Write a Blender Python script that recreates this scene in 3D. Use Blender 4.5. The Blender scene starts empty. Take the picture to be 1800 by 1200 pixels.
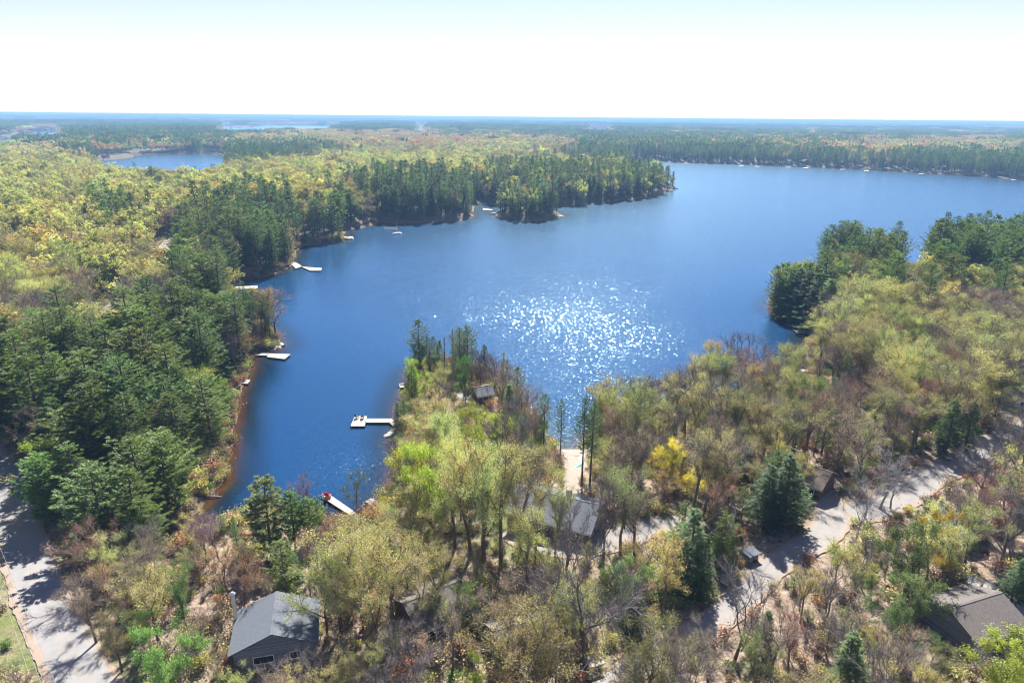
import bpy, math, random
import numpy as np
from mathutils import Vector, Matrix

R = math.radians
SC = bpy.context.scene
COL = SC.collection
rng = np.random.default_rng(7)
random.seed(7)

# ------------------------------------------------------------------ camera, world, sun, exposure
CAM_H = 68.0
PITCH = 18.18
ROLL = 0.51
cam_d = bpy.data.cameras.new('camera')
cam = bpy.data.objects.new('camera', cam_d)
COL.objects.link(cam)
cam_d.lens = 24.0
cam_d.sensor_width = 36.0
cam_d.clip_start = 1.0
cam_d.clip_end = 120000.0
CM = Matrix.Rotation(R(90 - PITCH), 4, 'X') @ Matrix.Rotation(R(ROLL), 4, 'Z')
cam.matrix_world = Matrix.Translation((0, 0, CAM_H)) @ CM
SC.camera = cam

SUN_EL, SUN_AZ = 47.0, 4.6          # azimuth clockwise from the view direction (+Y)
w = bpy.data.worlds.new('World'); SC.world = w; w.use_nodes = True
wt = w.node_tree
sky = wt.nodes.new('ShaderNodeTexSky'); sky.sky_type = 'NISHITA'; sky.sun_disc = False
sky.sun_elevation = R(SUN_EL); sky.sun_rotation = R(SUN_AZ)
sky.air_density = 1.0; sky.dust_density = 0.0; sky.ozone_density = 1.5; sky.altitude = 300
bg = wt.nodes['Background']
wb = wt.nodes.new('ShaderNodeMix'); wb.data_type = 'RGBA'; wb.blend_type = 'MULTIPLY'; wb.inputs['Factor'].default_value = 1.0; wb.inputs[7].default_value = (1.10, .90, 1.04, 1)
wt.links.new(sky.outputs[0], wb.inputs[6]); wt.links.new(wb.outputs[2], bg.inputs[0]); bg.inputs[1].default_value = 0.058

sun_d = bpy.data.lights.new('sun', 'SUN'); sun_d.energy = 5.0; sun_d.angle = R(0.53); sun_d.color = (1.0, 0.95, 0.87)
sun = bpy.data.objects.new('sun', sun_d); COL.objects.link(sun)
sv = Vector((math.sin(R(SUN_AZ)) * math.cos(R(SUN_EL)), math.cos(R(SUN_AZ)) * math.cos(R(SUN_EL)), math.sin(R(SUN_EL))))
sun.rotation_euler = sv.to_track_quat('Z', 'Y').to_euler()
sun.location = (0, 0, 300)
SC.view_settings.view_transform = 'Standard'
SC.view_settings.look = 'None'
SC.view_settings.gamma = 1.0
SC.view_settings.exposure = 1.38
SC.render.film_transparent = False
cy = SC.cycles
cy.max_bounces = 6; cy.diffuse_bounces = 3; cy.glossy_bounces = 2; cy.transmission_bounces = 2
cy.volume_bounces = 0; cy.transparent_max_bounces = 4
cy.use_adaptive_sampling = True; cy.adaptive_threshold = 0.02
cy.use_denoising = True
cy.denoising_prefilter = 'ACCURATE'
cy.pixel_filter_type = 'BLACKMAN_HARRIS'; cy.filter_width = 1.05
cy.sample_clamp_indirect = 4.0
cy.caustics_reflective = False; cy.caustics_refractive = False

# ------------------------------------------------------------------ picture point <-> world point
M3 = np.array(CM.to_3x3())
def ray(px, py):
    return M3 @ np.array([(px - 900) / 1200.0, (600 - py) / 1200.0, -1.0])
def W(px, py, z=0.0):
    d = ray(px, py)
    if d[2] > -1e-4: d[2] = -1e-4
    t = (z - CAM_H) / d[2]
    return (d[0] * t, d[1] * t)
def proj(x, y, z):
    p = np.stack([np.asarray(x, float), np.asarray(y, float), np.asarray(z, float) - CAM_H], -1) @ M3
    zz = -p[..., 2]
    zz = np.where(zz < 1e-3, 1e-3, zz)
    return 900 + 1200 * p[..., 0] / zz, 600 - 1200 * p[..., 1] / zz, zz

# ------------------------------------------------------------------ lakes (shorelines)
MAIN = [(285,956),(311,934),(352,889),(397,840),(403,800),(412,750),(418,700),(440,645),(449,624),(480,618),(494,606),
 (486,588),(470,575),(440,560),(418,530),(414,501),(425,492),(470,486),(512,468),(518,444),(530,432),(565,428),(603,424),(606,406),
 (640,399),(668,391),(700,393),(745,391),(800,388),(828,384),(832,366),(836,357),(880,360),(930,362),(1000,362),
 (1050,357),(1100,352),(1150,345),(1180,334),(1184,327),(1160,318),(1120,312),(1095,305),(1108,297),(1112,281),
 (1150,283),(1200,286),(1300,289),(1400,293),(1500,297),(1600,303),(1700,309),(1800,316),(2100,335),(2200,440),
 (2000,450),(1800,456),(1700,463),(1650,470),(1600,478),(1575,480),(1560,490),(1545,497),(1480,492),(1440,490),
 (1400,500),(1365,520),(1352,545),(1385,558),(1430,573),(1425,586),(1420,602),(1415,626),(1430,655),(1390,670),
 (1330,690),(1260,700),(1190,706),(1165,716),(1100,736),(1060,750),(1028,772),(1012,790),(985,788),(960,780),(938,756),
 (925,722),(905,686),(850,658),(790,640),(745,642),(722,660),(714,690),(706,716),(706,750),(694,770),(704,800),
 (692,850),(672,888),(650,916),(605,924),(560,914),(520,908),(470,905),(430,912),(385,930),(330,948),(298,968)]
ISLAND = [(866,376),(885,370),(930,367),(975,372),(990,379),(965,386),(930,389),(900,384),(880,381)]
L2 = [(150,284),(200,281),(232,277),(238,272),(300,271),(393,271),(398,290),(402,312),(370,326),(300,334),(220,328),(170,305)]
L3 = [(-300,275),(-300,244),(0,243),(25,240),(35,233),(60,231),(113,230),(116,233),(60,242),(26,247),(28,258),(-20,268)]
L4 = [(385,218.5),(395,226),(398,238),(470,238),(590,234),(604,221.5),(470,220.5),(440,224),(412,226)]
L5 = [(733,221),(745,221),(747,234),(731,234)]
L6 = [(1020,236),(1035,228.5),(1070,227.5),(1074,230),(1060,238)]
def wpoly(P): return np.array([W(a, b, 0.0) for a, b in P])
LAKES = [wpoly(p) for p in (MAIN, L2, L3, L4, L5, L6)]
ISL = wpoly(ISLAND)
def poly_sd(P, x, y):
    """signed distance: negative inside polygon"""
    x = np.asarray(x, float).ravel(); y = np.asarray(y, float).ravel()
    best = np.full(x.shape, 1e18); ins = np.zeros(x.shape, bool)
    n = len(P)
    for i in range(n):
        ax, ay = P[i]; bx, by = P[(i + 1) % n]
        dx, dy = bx - ax, by - ay
        L = dx * dx + dy * dy + 1e-9
        t = np.clip(((x - ax) * dx + (y - ay) * dy) / L, 0, 1)
        d = (x - ax - t * dx) ** 2 + (y - ay - t * dy) ** 2
        best = np.minimum(best, d)
        c = ((ay > y) != (by > y))
        with np.errstate(divide='ignore', invalid='ignore'):
            xi = ax + (y - ay) * dx / (dy if abs(dy) > 1e-12 else 1e-12)
        ins ^= c & (x < xi)
    s = np.sqrt(best)
    return np.where(ins, -s, s)
def vnoise(x, y, s, seed=0):
    """smooth value noise 0..1"""
    x = np.asarray(x, float) / s + seed * 17.13; y = np.asarray(y, float) / s + seed * 7.77
    xi = np.floor(x); yi = np.floor(y); fx = x - xi; fy = y - yi
    fx = fx * fx * (3 - 2 * fx); fy = fy * fy * (3 - 2 * fy)
    def h(a, b):
        v = np.sin(a * 127.1 + b * 311.7 + seed * 74.7) * 43758.5453
        return v - np.floor(v)
    return (h(xi, yi) * (1 - fx) + h(xi + 1, yi) * fx) * (1 - fy) + (h(xi, yi + 1) * (1 - fx) + h(xi + 1, yi + 1) * fx) * fy
def shore(x, y):
    """distance to water's edge: positive on land"""
    shp = np.shape(x)
    d = None
    for P in LAKES:
        s = poly_sd(P, x, y)
        d = s if d is None else np.minimum(d, s)
    i = -poly_sd(ISL, x, y)
    d = np.maximum(d, i)
    xr = np.ravel(x); yr = np.ravel(y)
    rr = np.hypot(xr, yr)
    d = d + (vnoise(xr, yr, 9, 3) - .5) * np.clip(rr / 220, .8, 5) + (vnoise(xr, yr, 3.1, 4) - .5) * 1.0
    return d.reshape(shp)
KNOBS = [(*W(760, 380), 70, 9), (*W(960, 350), 90, 3), (*W(1500, 485), 38, 5.5), (*W(1700, 455), 60, 6), (*W(1100, 340), 90, 2.5), (*W(430, 440), 70, 3), (*W(930,378), 40, 2)]
def height(x, y, d=None):
    x = np.asarray(x, float); y = np.asarray(y, float)
    if d is None: d = shore(x, y)
    r = np.hypot(x, y)
    far = np.clip((r - 500) / 2500, 0, 1); vf = np.clip((r - 3000) / 9000, 0, 1)
    P = 2.6 + 2.6 * vnoise(x, y, 90, 1) + 12 * far * vnoise(x, y, 620, 2) + 20 * vf * vnoise(x, y, 2600, 5)
    for kx, ky, kr, kh in KNOBS:
        P = P + kh * np.exp(-((x - kx) ** 2 + (y - ky) ** 2) / (2 * kr * kr))
    land = P * (1 - np.exp(-np.maximum(d, 0) * 0.16 / np.sqrt(P / 3.5) / 2.2)) + np.minimum(np.maximum(d, 0) * .25, .35)
    land = land + 0.25 * (vnoise(x, y, 7, 8) - .5) * np.clip(d / 4, 0, 1)
    wat = np.maximum(d * 0.22, -7)
    return np.where(d > 0, land, wat)
def G(px, py, dz=0.0):
    z = 3.0
    for _ in range(6):
        x, y = W(px, py, z); z = float(height(np.array([x]), np.array([y]))[0])
    return Vector((x, y, z + dz))

# ------------------------------------------------------------------ materials
def newmat(name):
    m = bpy.data.materials.new(name); m.use_nodes = True
    nt = m.node_tree; nt.nodes.clear()
    out = nt.nodes.new('ShaderNodeOutputMaterial')
    return m, nt, out
def node(nt, t, **k):
    n = nt.nodes.new(t)
    for a, b in k.items():
        if a.startswith('i_'):
            key = a[2:]
            key = int(key) if key.isdigit() else key
            n.inputs[key].default_value = b
        else: setattr(n, a, b)
    return n
def mix_rgb(nt, fac, a, b, bt='MIX'):
    n = nt.nodes.new('ShaderNodeMix'); n.data_type = 'RGBA'; n.blend_type = bt
    for sock, v in ((n.inputs['Factor'], fac), (n.inputs[6], a), (n.inputs[7], b)):
        if isinstance(v, (int, float)): sock.default_value = v
        elif isinstance(v, tuple): sock.default_value = (*v, 1) if len(v) == 3 else v
        else: nt.links.new(v, sock)
    return n.outputs[2]
def math_n(nt, op, a, b=None, clamp=False):
    n = nt.nodes.new('ShaderNodeMath'); n.operation = op; n.use_clamp = clamp
    for i, v in enumerate((a, b)):
        if v is None: continue
        if isinstance(v, (int, float)): n.inputs[i].default_value = v
        else: nt.links.new(v, n.inputs[i])
    return n.outputs[0]
def ramp(nt, fac, stops):
    n = nt.nodes.new('ShaderNodeValToRGB'); nt.links.new(fac, n.inputs[0])
    e = n.color_ramp.elements
    while len(e) < len(stops): e.new(.5)
    for i, (p, c) in enumerate(stops):
        e[i].position = p; e[i].color = (*c, 1) if len(c) == 3 else c
    return n.outputs[0]
def tex_noise(nt, scale, detail=3, rough=.6, vec=None):
    n = node(nt, 'ShaderNodeTexNoise'); n.inputs['Scale'].default_value = scale
    n.inputs['Detail'].default_value = detail; n.inputs['Roughness'].default_value = rough
    if vec is not None: nt.links.new(vec, n.inputs['Vector'])
    return n.outputs['Fac']
def simple(name, col, rough=.8, var=.18, scale=2.0, bump=0.0, metal=0.0, col2=None):
    m, nt, out = newmat(name)
    tc = node(nt, 'ShaderNodeTexCoord').outputs['Object']
    f = tex_noise(nt, scale, 5, .65, tc)
    c2 = col2 or tuple(c * (1 + var * 1.6) for c in col)
    c = ramp(nt, f, [(.3, tuple(x * (1 - var) for x in col)), (.7, c2)])
    b = node(nt, 'ShaderNodeBsdfPrincipled'); nt.links.new(c, b.inputs['Base Color'])
    b.inputs['Roughness'].default_value = rough; b.inputs['Metallic'].default_value = metal
    if bump:
        bn = node(nt, 'ShaderNodeBump'); bn.inputs['Strength'].default_value = bump
        nt.links.new(f, bn.inputs['Height']); nt.links.new(bn.outputs[0], b.inputs['Normal'])
    nt.links.new(b.outputs[0], out.inputs[0])
    return m
def planks(name, col, width=.14, axis='X', rough=.8, var=.25):
    m, nt, out = newmat(name)
    tc = node(nt, 'ShaderNodeTexCoord').outputs['Object']
    sx = node(nt, 'ShaderNodeSeparateXYZ'); nt.links.new(tc, sx.inputs[0])
    u = math_n(nt, 'DIVIDE', sx.outputs[axis], width)
    fl = math_n(nt, 'FLOOR', u); fr = math_n(nt, 'FRACT', u)
    wn = node(nt, 'ShaderNodeTexWhiteNoise', noise_dimensions='1D'); nt.links.new(fl, wn.inputs['W'])
    c = ramp(nt, wn.outputs['Value'], [(0, tuple(x * (1 - var) for x in col)), (1, tuple(x * (1 + var) for x in col))])
    gap = math_n(nt, 'LESS_THAN', fr, .1)
    c = mix_rgb(nt, gap, c, tuple(x * .3 for x in col))
    f = tex_noise(nt, 3.0, 4, .6, tc)
    c = mix_rgb(nt, .35, c, ramp(nt, f, [(.3, (.35, .35, .35)), (.7, (1, 1, 1))]), 'MULTIPLY')
    b = node(nt, 'ShaderNodeBsdfPrincipled'); nt.links.new(c, b.inputs['Base Color']); b.inputs['Roughness'].default_value = rough
    nt.links.new(b.outputs[0], out.inputs[0])
    return m
def leafmat(name, transl=.35, bright=1.0, nscale=.35, var=.35, gloss=0.0):
    """colour comes from each tree's own tint; clumps vary a little"""
    m, nt, out = newmat(name)
    at = node(nt, 'ShaderNodeAttribute', attribute_type='INSTANCER', attribute_name='tint')
    geo = node(nt, 'ShaderNodeTexCoord').outputs['Object']
    f = tex_noise(nt, nscale, 2, .6, geo)
    f2 = tex_noise(nt, 2.6, 1, .6, geo)
    mul = math_n(nt, 'MULTIPLY', math_n(nt, 'ADD', math_n(nt, 'MULTIPLY', f, var * 2), bright - var), math_n(nt, 'ADD', f2, .5))
    c = mix_rgb(nt, 1.0, at.outputs['Color'], (1, 1, 1), 'MULTIPLY')
    vm = node(nt, 'ShaderNodeVectorMath', operation='SCALE'); nt.links.new(c, vm.inputs[0]); nt.links.new(mul, vm.inputs['Scale'])
    d = node(nt, 'ShaderNodeBsdfDiffuse'); nt.links.new(vm.outputs[0], d.inputs[0])
    t = node(nt, 'ShaderNodeBsdfTranslucent')
    yel = mix_rgb(nt, 1.0, vm.outputs[0], (1.15, 1.25, .55), 'MULTIPLY'); nt.links.new(yel, t.inputs[0])
    mx = node(nt, 'ShaderNodeMixShader'); mx.inputs[0].default_value = transl
    nt.links.new(d.outputs[0], mx.inputs[1]); nt.links.new(t.outputs[0], mx.inputs[2])
    last = mx.outputs[0]
    if gloss:
        g = node(nt, 'ShaderNodeBsdfGlossy'); g.inputs['Roughness'].default_value = .45; g.inputs[0].default_value = (.9, .95, 1, 1)
        m2 = node(nt, 'ShaderNodeMixShader'); m2.inputs[0].default_value = gloss
        nt.links.new(last, m2.inputs[1]); nt.links.new(g.outputs[0], m2.inputs[2]); last = m2.outputs[0]
    nt.links.new(last, out.inputs[0])
    return m
M = {}
M['needle'] = leafmat('pine_needles', .32, 1.0, .3, .35, .015)
M['leaf'] = leafmat('spring_leaves', .38, 1.05, .4, .3)
M['bud'] = leafmat('budding_twigs', .15, 1.0, .5, .3)
M['bark'] = simple('grey_bark', (.13, .105, .085), .95, .35, 1.2, .3)
M['twig'] = simple('grey_twigs', (.20, .175, .16), .95, .25, .6)
M['palebark'] = simple('pale_bark', (.34, .32, .31), .95, .25, 1.0)
M['pinebark'] = simple('pine_bark', (.10, .075, .06), .95, .3, 1.5, .3)
M['roof_grey'] = simple('grey_shingles', (.095, .108, .13), .85, .22, 5, .4)
M['roof_brown'] = simple('brown_shingles', (.10, .075, .065), .9, .25, 5, .4)
M['roof_tan'] = simple('weathered_roof', (.12, .105, .095), .9, .22, 4, .4)
M['siding_grey'] = planks('grey_siding', (.22, .24, .27), .2, 'Z')
M['siding_brown'] = planks('brown_siding', (.13, .10, .075), .2, 'Z')
M['siding_white'] = planks('white_siding', (.62, .62, .60), .2, 'Z')
M['siding_olive'] = planks('olive_siding', (.17, .15, .11), .2, 'Z')
M['trim'] = simple('white_trim', (.7, .7, .68), .6, .06)
M['wood'] = planks('pale_deck_boards', (.50, .44, .38), .14, 'X', .8, .14)
M['woodgrey'] = planks('grey_deck_boards', (.37, .355, .33), .14, 'X', .85, .18)
M['woodred'] = planks('cedar_deck_boards', (.42, .24, .15), .14, 'X', .85, .18)
M['post'] = simple('wood_post', (.28, .23, .19), .9, .25, 2)
M['float'] = simple('dark_float', (.03, .03, .035), .6, .2)
M['rock'] = simple('granite', (.40, .35, .33), .9, .35, .8, .6, col2=(.55, .5, .48))
M['metal'] = simple('bright_metal', (.65, .66, .68), .35, .05, 2, 0, .8)
M['red'] = simple('red_paint', (.55, .06, .05), .5, .1)
M['green'] = simple('green_plastic', (.12, .5, .3), .4, .1)
M['white'] = simple('white_paint', (.75, .75, .74), .4, .05)
M['wire'] = simple('aluminium_wire', (.3, .3, .31), .5, .05)
M['dark'] = simple('dark_paint', (.04, .045, .055), .4, .1)
M['rubber'] = simple('rubber', (.02, .02, .02), .8, .1)
m, nt, out = newmat('window_glass')
b = node(nt, 'ShaderNodeBsdfPrincipled'); b.inputs['Base Color'].default_value = (.02, .03, .04, 1); b.inputs['Roughness'].default_value = .08
nt.links.new(b.outputs[0], out.inputs[0]); M['glass'] = m

# ground: leaf litter, patches of moss and grass, bare rock
m, nt, out = newmat('forest_floor')
tc = node(nt, 'ShaderNodeTexCoord').outputs['Object']
n1 = tex_noise(nt, .06, 4, .6, tc); n2 = tex_noise(nt, 1.4, 6, .75, tc); n3 = tex_noise(nt, .35, 4, .65, tc)
lit = ramp(nt, n2, [(.30, (.07, .05, .035)), (.44, (.20, .145, .105)), (.56, (.34, .26, .20)), (.72, (.52, .44, .37))])
grs = ramp(nt, n2, [(.3, (.07, .10, .025)), (.7, (.20, .22, .07))])
gm = node(nt, 'ShaderNodeAttribute', attribute_name='grass').outputs['Fac']
gf = math_n(nt, 'ADD', math_n(nt, 'MULTIPLY', ramp(nt, n3, [(.52, (0, 0, 0)), (.66, (1, 1, 1))]), .45), math_n(nt, 'MULTIPLY', gm, ramp(nt, n3, [(.3, (.35, .35, .35)), (.5, (1, 1, 1))])), True)
c = mix_rgb(nt, gf, lit, grs)
fara = node(nt, 'ShaderNodeAttribute', attribute_name='brush').outputs['Fac']
c = mix_rgb(nt, fara, c, mix_rgb(nt, n3, (.05, .055, .028), (.13, .12, .06)))
under = node(nt, 'ShaderNodeAttribute', attribute_name='depth').outputs['Fac']
c = mix_rgb(nt, ramp(nt, under, [(.0, (0, 0, 0)), (.02, (1, 1, 1))]), c, (.10, .05, .022))
bk = node(nt, 'ShaderNodeAttribute', attribute_name='bank').outputs['Fac']
c = mix_rgb(nt, bk, c, mix_rgb(nt, n2, (.06, .045, .03), (.20, .15, .11)))
bs = node(nt, 'ShaderNodeBsdfPrincipled'); nt.links.new(c, bs.inputs['Base Color']); bs.inputs['Roughness'].default_value = .95
bn = node(nt, 'ShaderNodeBump'); bn.inputs['Strength'].default_value = .8; bn.inputs['Distance'].default_value = .3
nt.links.new(n2, bn.inputs['Height']); nt.links.new(bn.outputs[0], bs.inputs['Normal']); nt.links.new(bs.outputs[0], out.inputs[0])
M['ground'] = m
# far ground is hidden under tree canopy, same sheet

# gravel road
def gravel(name, c1, c2, sc=3.0):
    m, nt, out = newmat(name)
    tc = node(nt, 'ShaderNodeTexCoord').outputs['Object']
    n1 = tex_noise(nt, .5, 4, .6, tc); n2 = tex_noise(nt, sc * 3, 5, .8, tc)
    uv = node(nt, 'ShaderNodeAttribute', attribute_name='across').outputs['Fac']
    wv = math_n(nt, 'ABSOLUTE', math_n(nt, 'SUBTRACT', math_n(nt, 'ABSOLUTE', uv), .42))
    track = ramp(nt, wv, [(.0, (.0, .0, .0)), (.22, (1, 1, 1))])
    c = ramp(nt, n2, [(.3, c1), (.7, c2)])
    c = mix_rgb(nt, .3, c, ramp(nt, n1, [(.35, (.5, .5, .5)), (.65, (1, 1, 1))]), 'MULTIPLY')
    dirt = mix_rgb(nt, .5, c, (.36, .28, .21))
    c = mix_rgb(nt, math_n(nt, 'MULTIPLY', track, .35), c, dirt)
    edge = math_n(nt, 'MULTIPLY', math_n(nt, 'ABSOLUTE', uv), math_n(nt, 'ADD', tex_noise(nt, .8, 5, .7, tc), .48))
    c = mix_rgb(nt, ramp(nt, edge, [(.74, (0, 0, 0)), (.88, (1, 1, 1))]), c, ramp(nt, n2, [(.3, (.2, .14, .10)), (.7, (.4, .31, .23))]))
    bs = node(nt, 'ShaderNodeBsdfPrincipled'); nt.links.new(c, bs.inputs['Base Color']); bs.inputs['Roughness'].default_value = .95
    bn = node(nt, 'ShaderNodeBump'); bn.inputs['Strength'].default_value = .5; bn.inputs['Distance'].default_value = .05
    nt.links.new(n2, bn.inputs['Height']); nt.links.new(bn.outputs[0], bs.inputs['Normal']); nt.links.new(bs.outputs[0], out.inputs[0])
    return m
M['gravel'] = gravel('pale_gravel', (.20, .19, .185), (.34, .33, .315))
M['asphalt'] = gravel('worn_road_surface', (.21, .21, .215), (.31, .31, .315))
M['sand'] = gravel('sandy_ground', (.24, .20, .16), (.38, .33, .29))

# water
m, nt, out = newmat('lake_water')
tc = node(nt, 'ShaderNodeTexCoord').outputs['Object']
dep = node(nt, 'ShaderNodeAttribute', attribute_name='depth').outputs['Fac']
chop = node(nt, 'ShaderNodeAttribute', attribute_name='chop').outputs['Fac']
mp = node(nt, 'ShaderNodeMapping'); mp.inputs['Scale'].default_value = (1.5, .95, 1); nt.links.new(tc, mp.inputs[0])
vor = node(nt, 'ShaderNodeTexVoronoi'); vor.inputs['Scale'].default_value = 2.7; nt.links.new(mp.outputs[0], vor.inputs['Vector'])
sp = node(nt, 'ShaderNodeSeparateColor'); nt.links.new(vor.outputs['Color'], sp.inputs[0])
mp2 = node(nt, 'ShaderNodeMapping'); mp2.inputs['Scale'].default_value = (.35, 1.1, 1); nt.links.new(tc, mp2.inputs[0])
rip = node(nt, 'ShaderNodeTexNoise'); rip.inputs['Scale'].default_value = 1.3; rip.inputs['Detail'].default_value = 3; nt.links.new(mp2.outputs[0], rip.inputs['Vector'])
rc = node(nt, 'ShaderNodeSeparateColor'); nt.links.new(rip.outputs['Color'], rc.inputs[0])
# slope of each small facet of the chop
r, g_, b_ = sp.outputs[0], sp.outputs[1], sp.outputs[2]
s_y = math_n(nt, 'SUBTRACT', math_n(nt, 'ADD', r, g_), 1.0)
s_x = math_n(nt, 'SUBTRACT', math_n(nt, 'ADD', b_, math_n(nt, 'FRACT', math_n(nt, 'MULTIPLY', r, 37.7))), 1.0)
patch = tex_noise(nt, .02, 3, .55, tc)
amp = math_n(nt, 'MULTIPLY', chop, math_n(nt, 'ADD', math_n(nt, 'MULTIPLY', patch, .5), .72))
sy = math_n(nt, 'ADD', math_n(nt, 'MULTIPLY', s_y, amp), math_n(nt, 'MULTIPLY', math_n(nt, 'SUBTRACT', rc.outputs[0], .5), math_n(nt, 'ADD', math_n(nt, 'MULTIPLY', chop, .9), .04)))
sx_ = math_n(nt, 'ADD', math_n(nt, 'MULTIPLY', s_x, amp), math_n(nt, 'MULTIPLY', math_n(nt, 'SUBTRACT', rc.outputs[1], .5), .06))
cx = node(nt, 'ShaderNodeCombineXYZ'); nt.links.new(sx_, cx.inputs[0]); nt.links.new(sy, cx.inputs[1]); cx.inputs[2].default_value = 1.0
nv = node(nt, 'ShaderNodeVectorMath', operation='NORMALIZE'); nt.links.new(cx.outputs[0], nv.inputs[0])
body = ramp(nt, dep, [(.0, (.07, .028, .006)), (.12, (.045, .016, .005)), (.3, (.010, .011, .018)), (.5, (.001, .012, .035)), (1.0, (.0005, .032, .105))])
df = node(nt, 'ShaderNodeBsdfDiffuse'); nt.links.new(body, df.inputs[0])
gl = node(nt, 'ShaderNodeBsdfGlossy'); gl.inputs['Roughness'].default_value = .165; gl.inputs[0].default_value = (.60, .88, 1, 1); nt.links.new(nv.outputs[0], gl.inputs['Normal'])
fr = node(nt, 'ShaderNodeFresnel'); fr.inputs['IOR'].default_value = 1.62; nt.links.new(nv.outputs[0], fr.inputs['Normal'])
fr0 = node(nt, 'ShaderNodeFresnel'); fr0.inputs['IOR'].default_value = 1.62
fmx = math_n(nt, 'ADD', math_n(nt, 'MULTIPLY', fr.outputs[0], .5), math_n(nt, 'MULTIPLY', fr0.outputs[0], .5))
ms = node(nt, 'ShaderNodeMixShader'); nt.links.new(fmx, ms.inputs[0]); nt.links.new(df.outputs[0], ms.inputs[1]); nt.links.new(gl.outputs[0], ms.inputs[2])
nt.links.new(ms.outputs[0], out.inputs[0])
M['water'] = m

# ------------------------------------------------------------------ mesh helpers
def tagp(o, label=None, cat=None, group=None, kind=None):
    if label: o['label'] = label
    if cat: o['category'] = cat
    if group: o['group'] = group
    if kind: o['kind'] = kind
    return o
def mesh_from(name, V, F, mats, midx=None, smooth=False):
    """V (n,3); F list of arrays (k,3) or (k,4)"""
    me = bpy.data.meshes.new(name)
    V = np.asarray(V, np.float32)
    me.vertices.add(len(V)); me.vertices.foreach_set('co', V.ravel())
    loops = np.concatenate([f.ravel() for f in F]).astype(np.int32)
    sizes = np.concatenate([np.full(len(f), f.shape[1], np.int32) for f in F])
    me.loops.add(len(loops)); me.loops.foreach_set('vertex_index', loops)
    me.polygons.add(len(sizes))
    st = np.concatenate([[0], np.cumsum(sizes)[:-1]]).astype(np.int32)
    me.polygons.foreach_set('loop_start', st)
    try: me.polygons.foreach_set('loop_total', sizes)
    except Exception: pass
    for mt in mats: me.materials.append(mt)
    if midx is not None: me.polygons.foreach_set('material_index', np.asarray(midx, np.int32))
    me.polygons.foreach_set('use_smooth', np.full(len(sizes), bool(smooth)))
    me.update(calc_edges=True); me.validate()
    return me
def link(name, me, parent=None, loc=None, rz=0):
    o = bpy.data.objects.new(name, me); COL.objects.link(o)
    if parent: o.parent = parent
    if loc is not None: o.location = loc
    if rz: o.rotation_euler.z = rz
    return o
def empty(name, loc, rz=0, label=None, cat=None, group=None):
    o = bpy.data.objects.new(name, None); COL.objects.link(o); o.location = loc; o.rotation_euler.z = rz
    o.empty_display_size = .5
    return tagp(o, label, cat, group)
class MB:
    def __init__(s): s.v = []; s.f3 = []; s.f4 = []; s.m3 = []; s.m4 = []; s.n = 0
    def add(s, V, F, m=0):
        V = np.asarray(V, float).reshape(-1, 3); F = np.asarray(F, int)
        if len(F) == 0: return
        s.v.append(V)
        if F.shape[1] == 3: s.f3.append(F + s.n); s.m3.append(np.full(len(F), m))
        else: s.f4.append(F + s.n); s.m4.append(np.full(len(F), m))
        s.n += len(V)
    def box(s, c, size, m=0, rz=0, ry=0, rx=0):
        x, y, z = [k / 2 for k in size]
        V = np.array([(a, b, cc) for a in (-x, x) for b in (-y, y) for cc in (-z, z)])
        if rx or ry or rz:
            MM = np.array((Matrix.Rotation(rz, 3, 'Z') @ Matrix.Rotation(ry, 3, 'Y') @ Matrix.Rotation(rx, 3, 'X')))
            V = V @ MM.T
        s.add(V + np.array(c), [(0,1,3,2),(4,6,7,5),(0,4,5,1),(2,3,7,6),(0,2,6,4),(1,5,7,3)], m)
    def prism(s, poly, z0, z1, m=0):
        n = len(poly); a = [(x, y, z0) for x, y in poly] + [(x, y, z1) for x, y in poly]
        s.add(a, [(i, (i + 1) % n, n + (i + 1) % n, n + i) for i in range(n)], m)
        cen = np.mean(poly, 0)
        s.add([(*cen, z1)] + [(x, y, z1) for x, y in poly], [(0, 1 + i, 1 + (i + 1) % n) for i in range(n)], m)
        s.add([(*cen, z0)] + [(x, y, z0) for x, y in poly], [(0, 1 + (i + 1) % n, 1 + i) for i in range(n)], m)
    def tube(s, P, rad, k=5, m=0, cap=False):
        P = np.asarray(P, float); n = len(P); rad = np.asarray(rad, float) * np.ones(n)
        T = np.gradient(P, axis=0); T /= np.linalg.norm(T, axis=1)[:, None] + 1e-9
        up = np.where(np.abs(T[:, 2:3]) > .9, np.array([[1., 0, 0]]), np.array([[0., 0, 1]]))
        A = np.cross(T, up); A /= np.linalg.norm(A, axis=1)[:, None] + 1e-9
        B = np.cross(T, A)
        an = np.arange(k) * 2 * math.pi / k
        V = P[:, None, :] + rad[:, None, None] * (np.cos(an)[None, :, None] * A[:, None, :] + np.sin(an)[None, :, None] * B[:, None, :])
        F = []
        for i in range(n - 1):
            for j in range(k):
                j2 = (j + 1) % k
                F.append((i * k + j, i * k + j2, (i + 1) * k + j2, (i + 1) * k + j))
        s.add(V.reshape(-1, 3), F, m)
        if cap:
            for e in (0, n - 1):
                s.add(np.vstack([P[e], V[e]]), [(0, 1 + j, 1 + (j + 1) % k) for j in range(k)], m)
    def build(s, name, mats, parent=None, smooth=False, loc=None, rz=0):
        return link(name, s.mesh(name, mats, smooth), parent, loc, rz)
    def mesh(s, name, mats, smooth=False):
        if not isinstance(mats, (list, tuple)): mats = [mats]
        F = []; mi = []
        if s.f3: F.append(np.concatenate(s.f3)); mi.append(np.concatenate(s.m3))
        if s.f4: F.append(np.concatenate(s.f4)); mi.append(np.concatenate(s.m4))
        return mesh_from(name, np.concatenate(s.v), F, mats, np.concatenate(mi), smooth)

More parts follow.
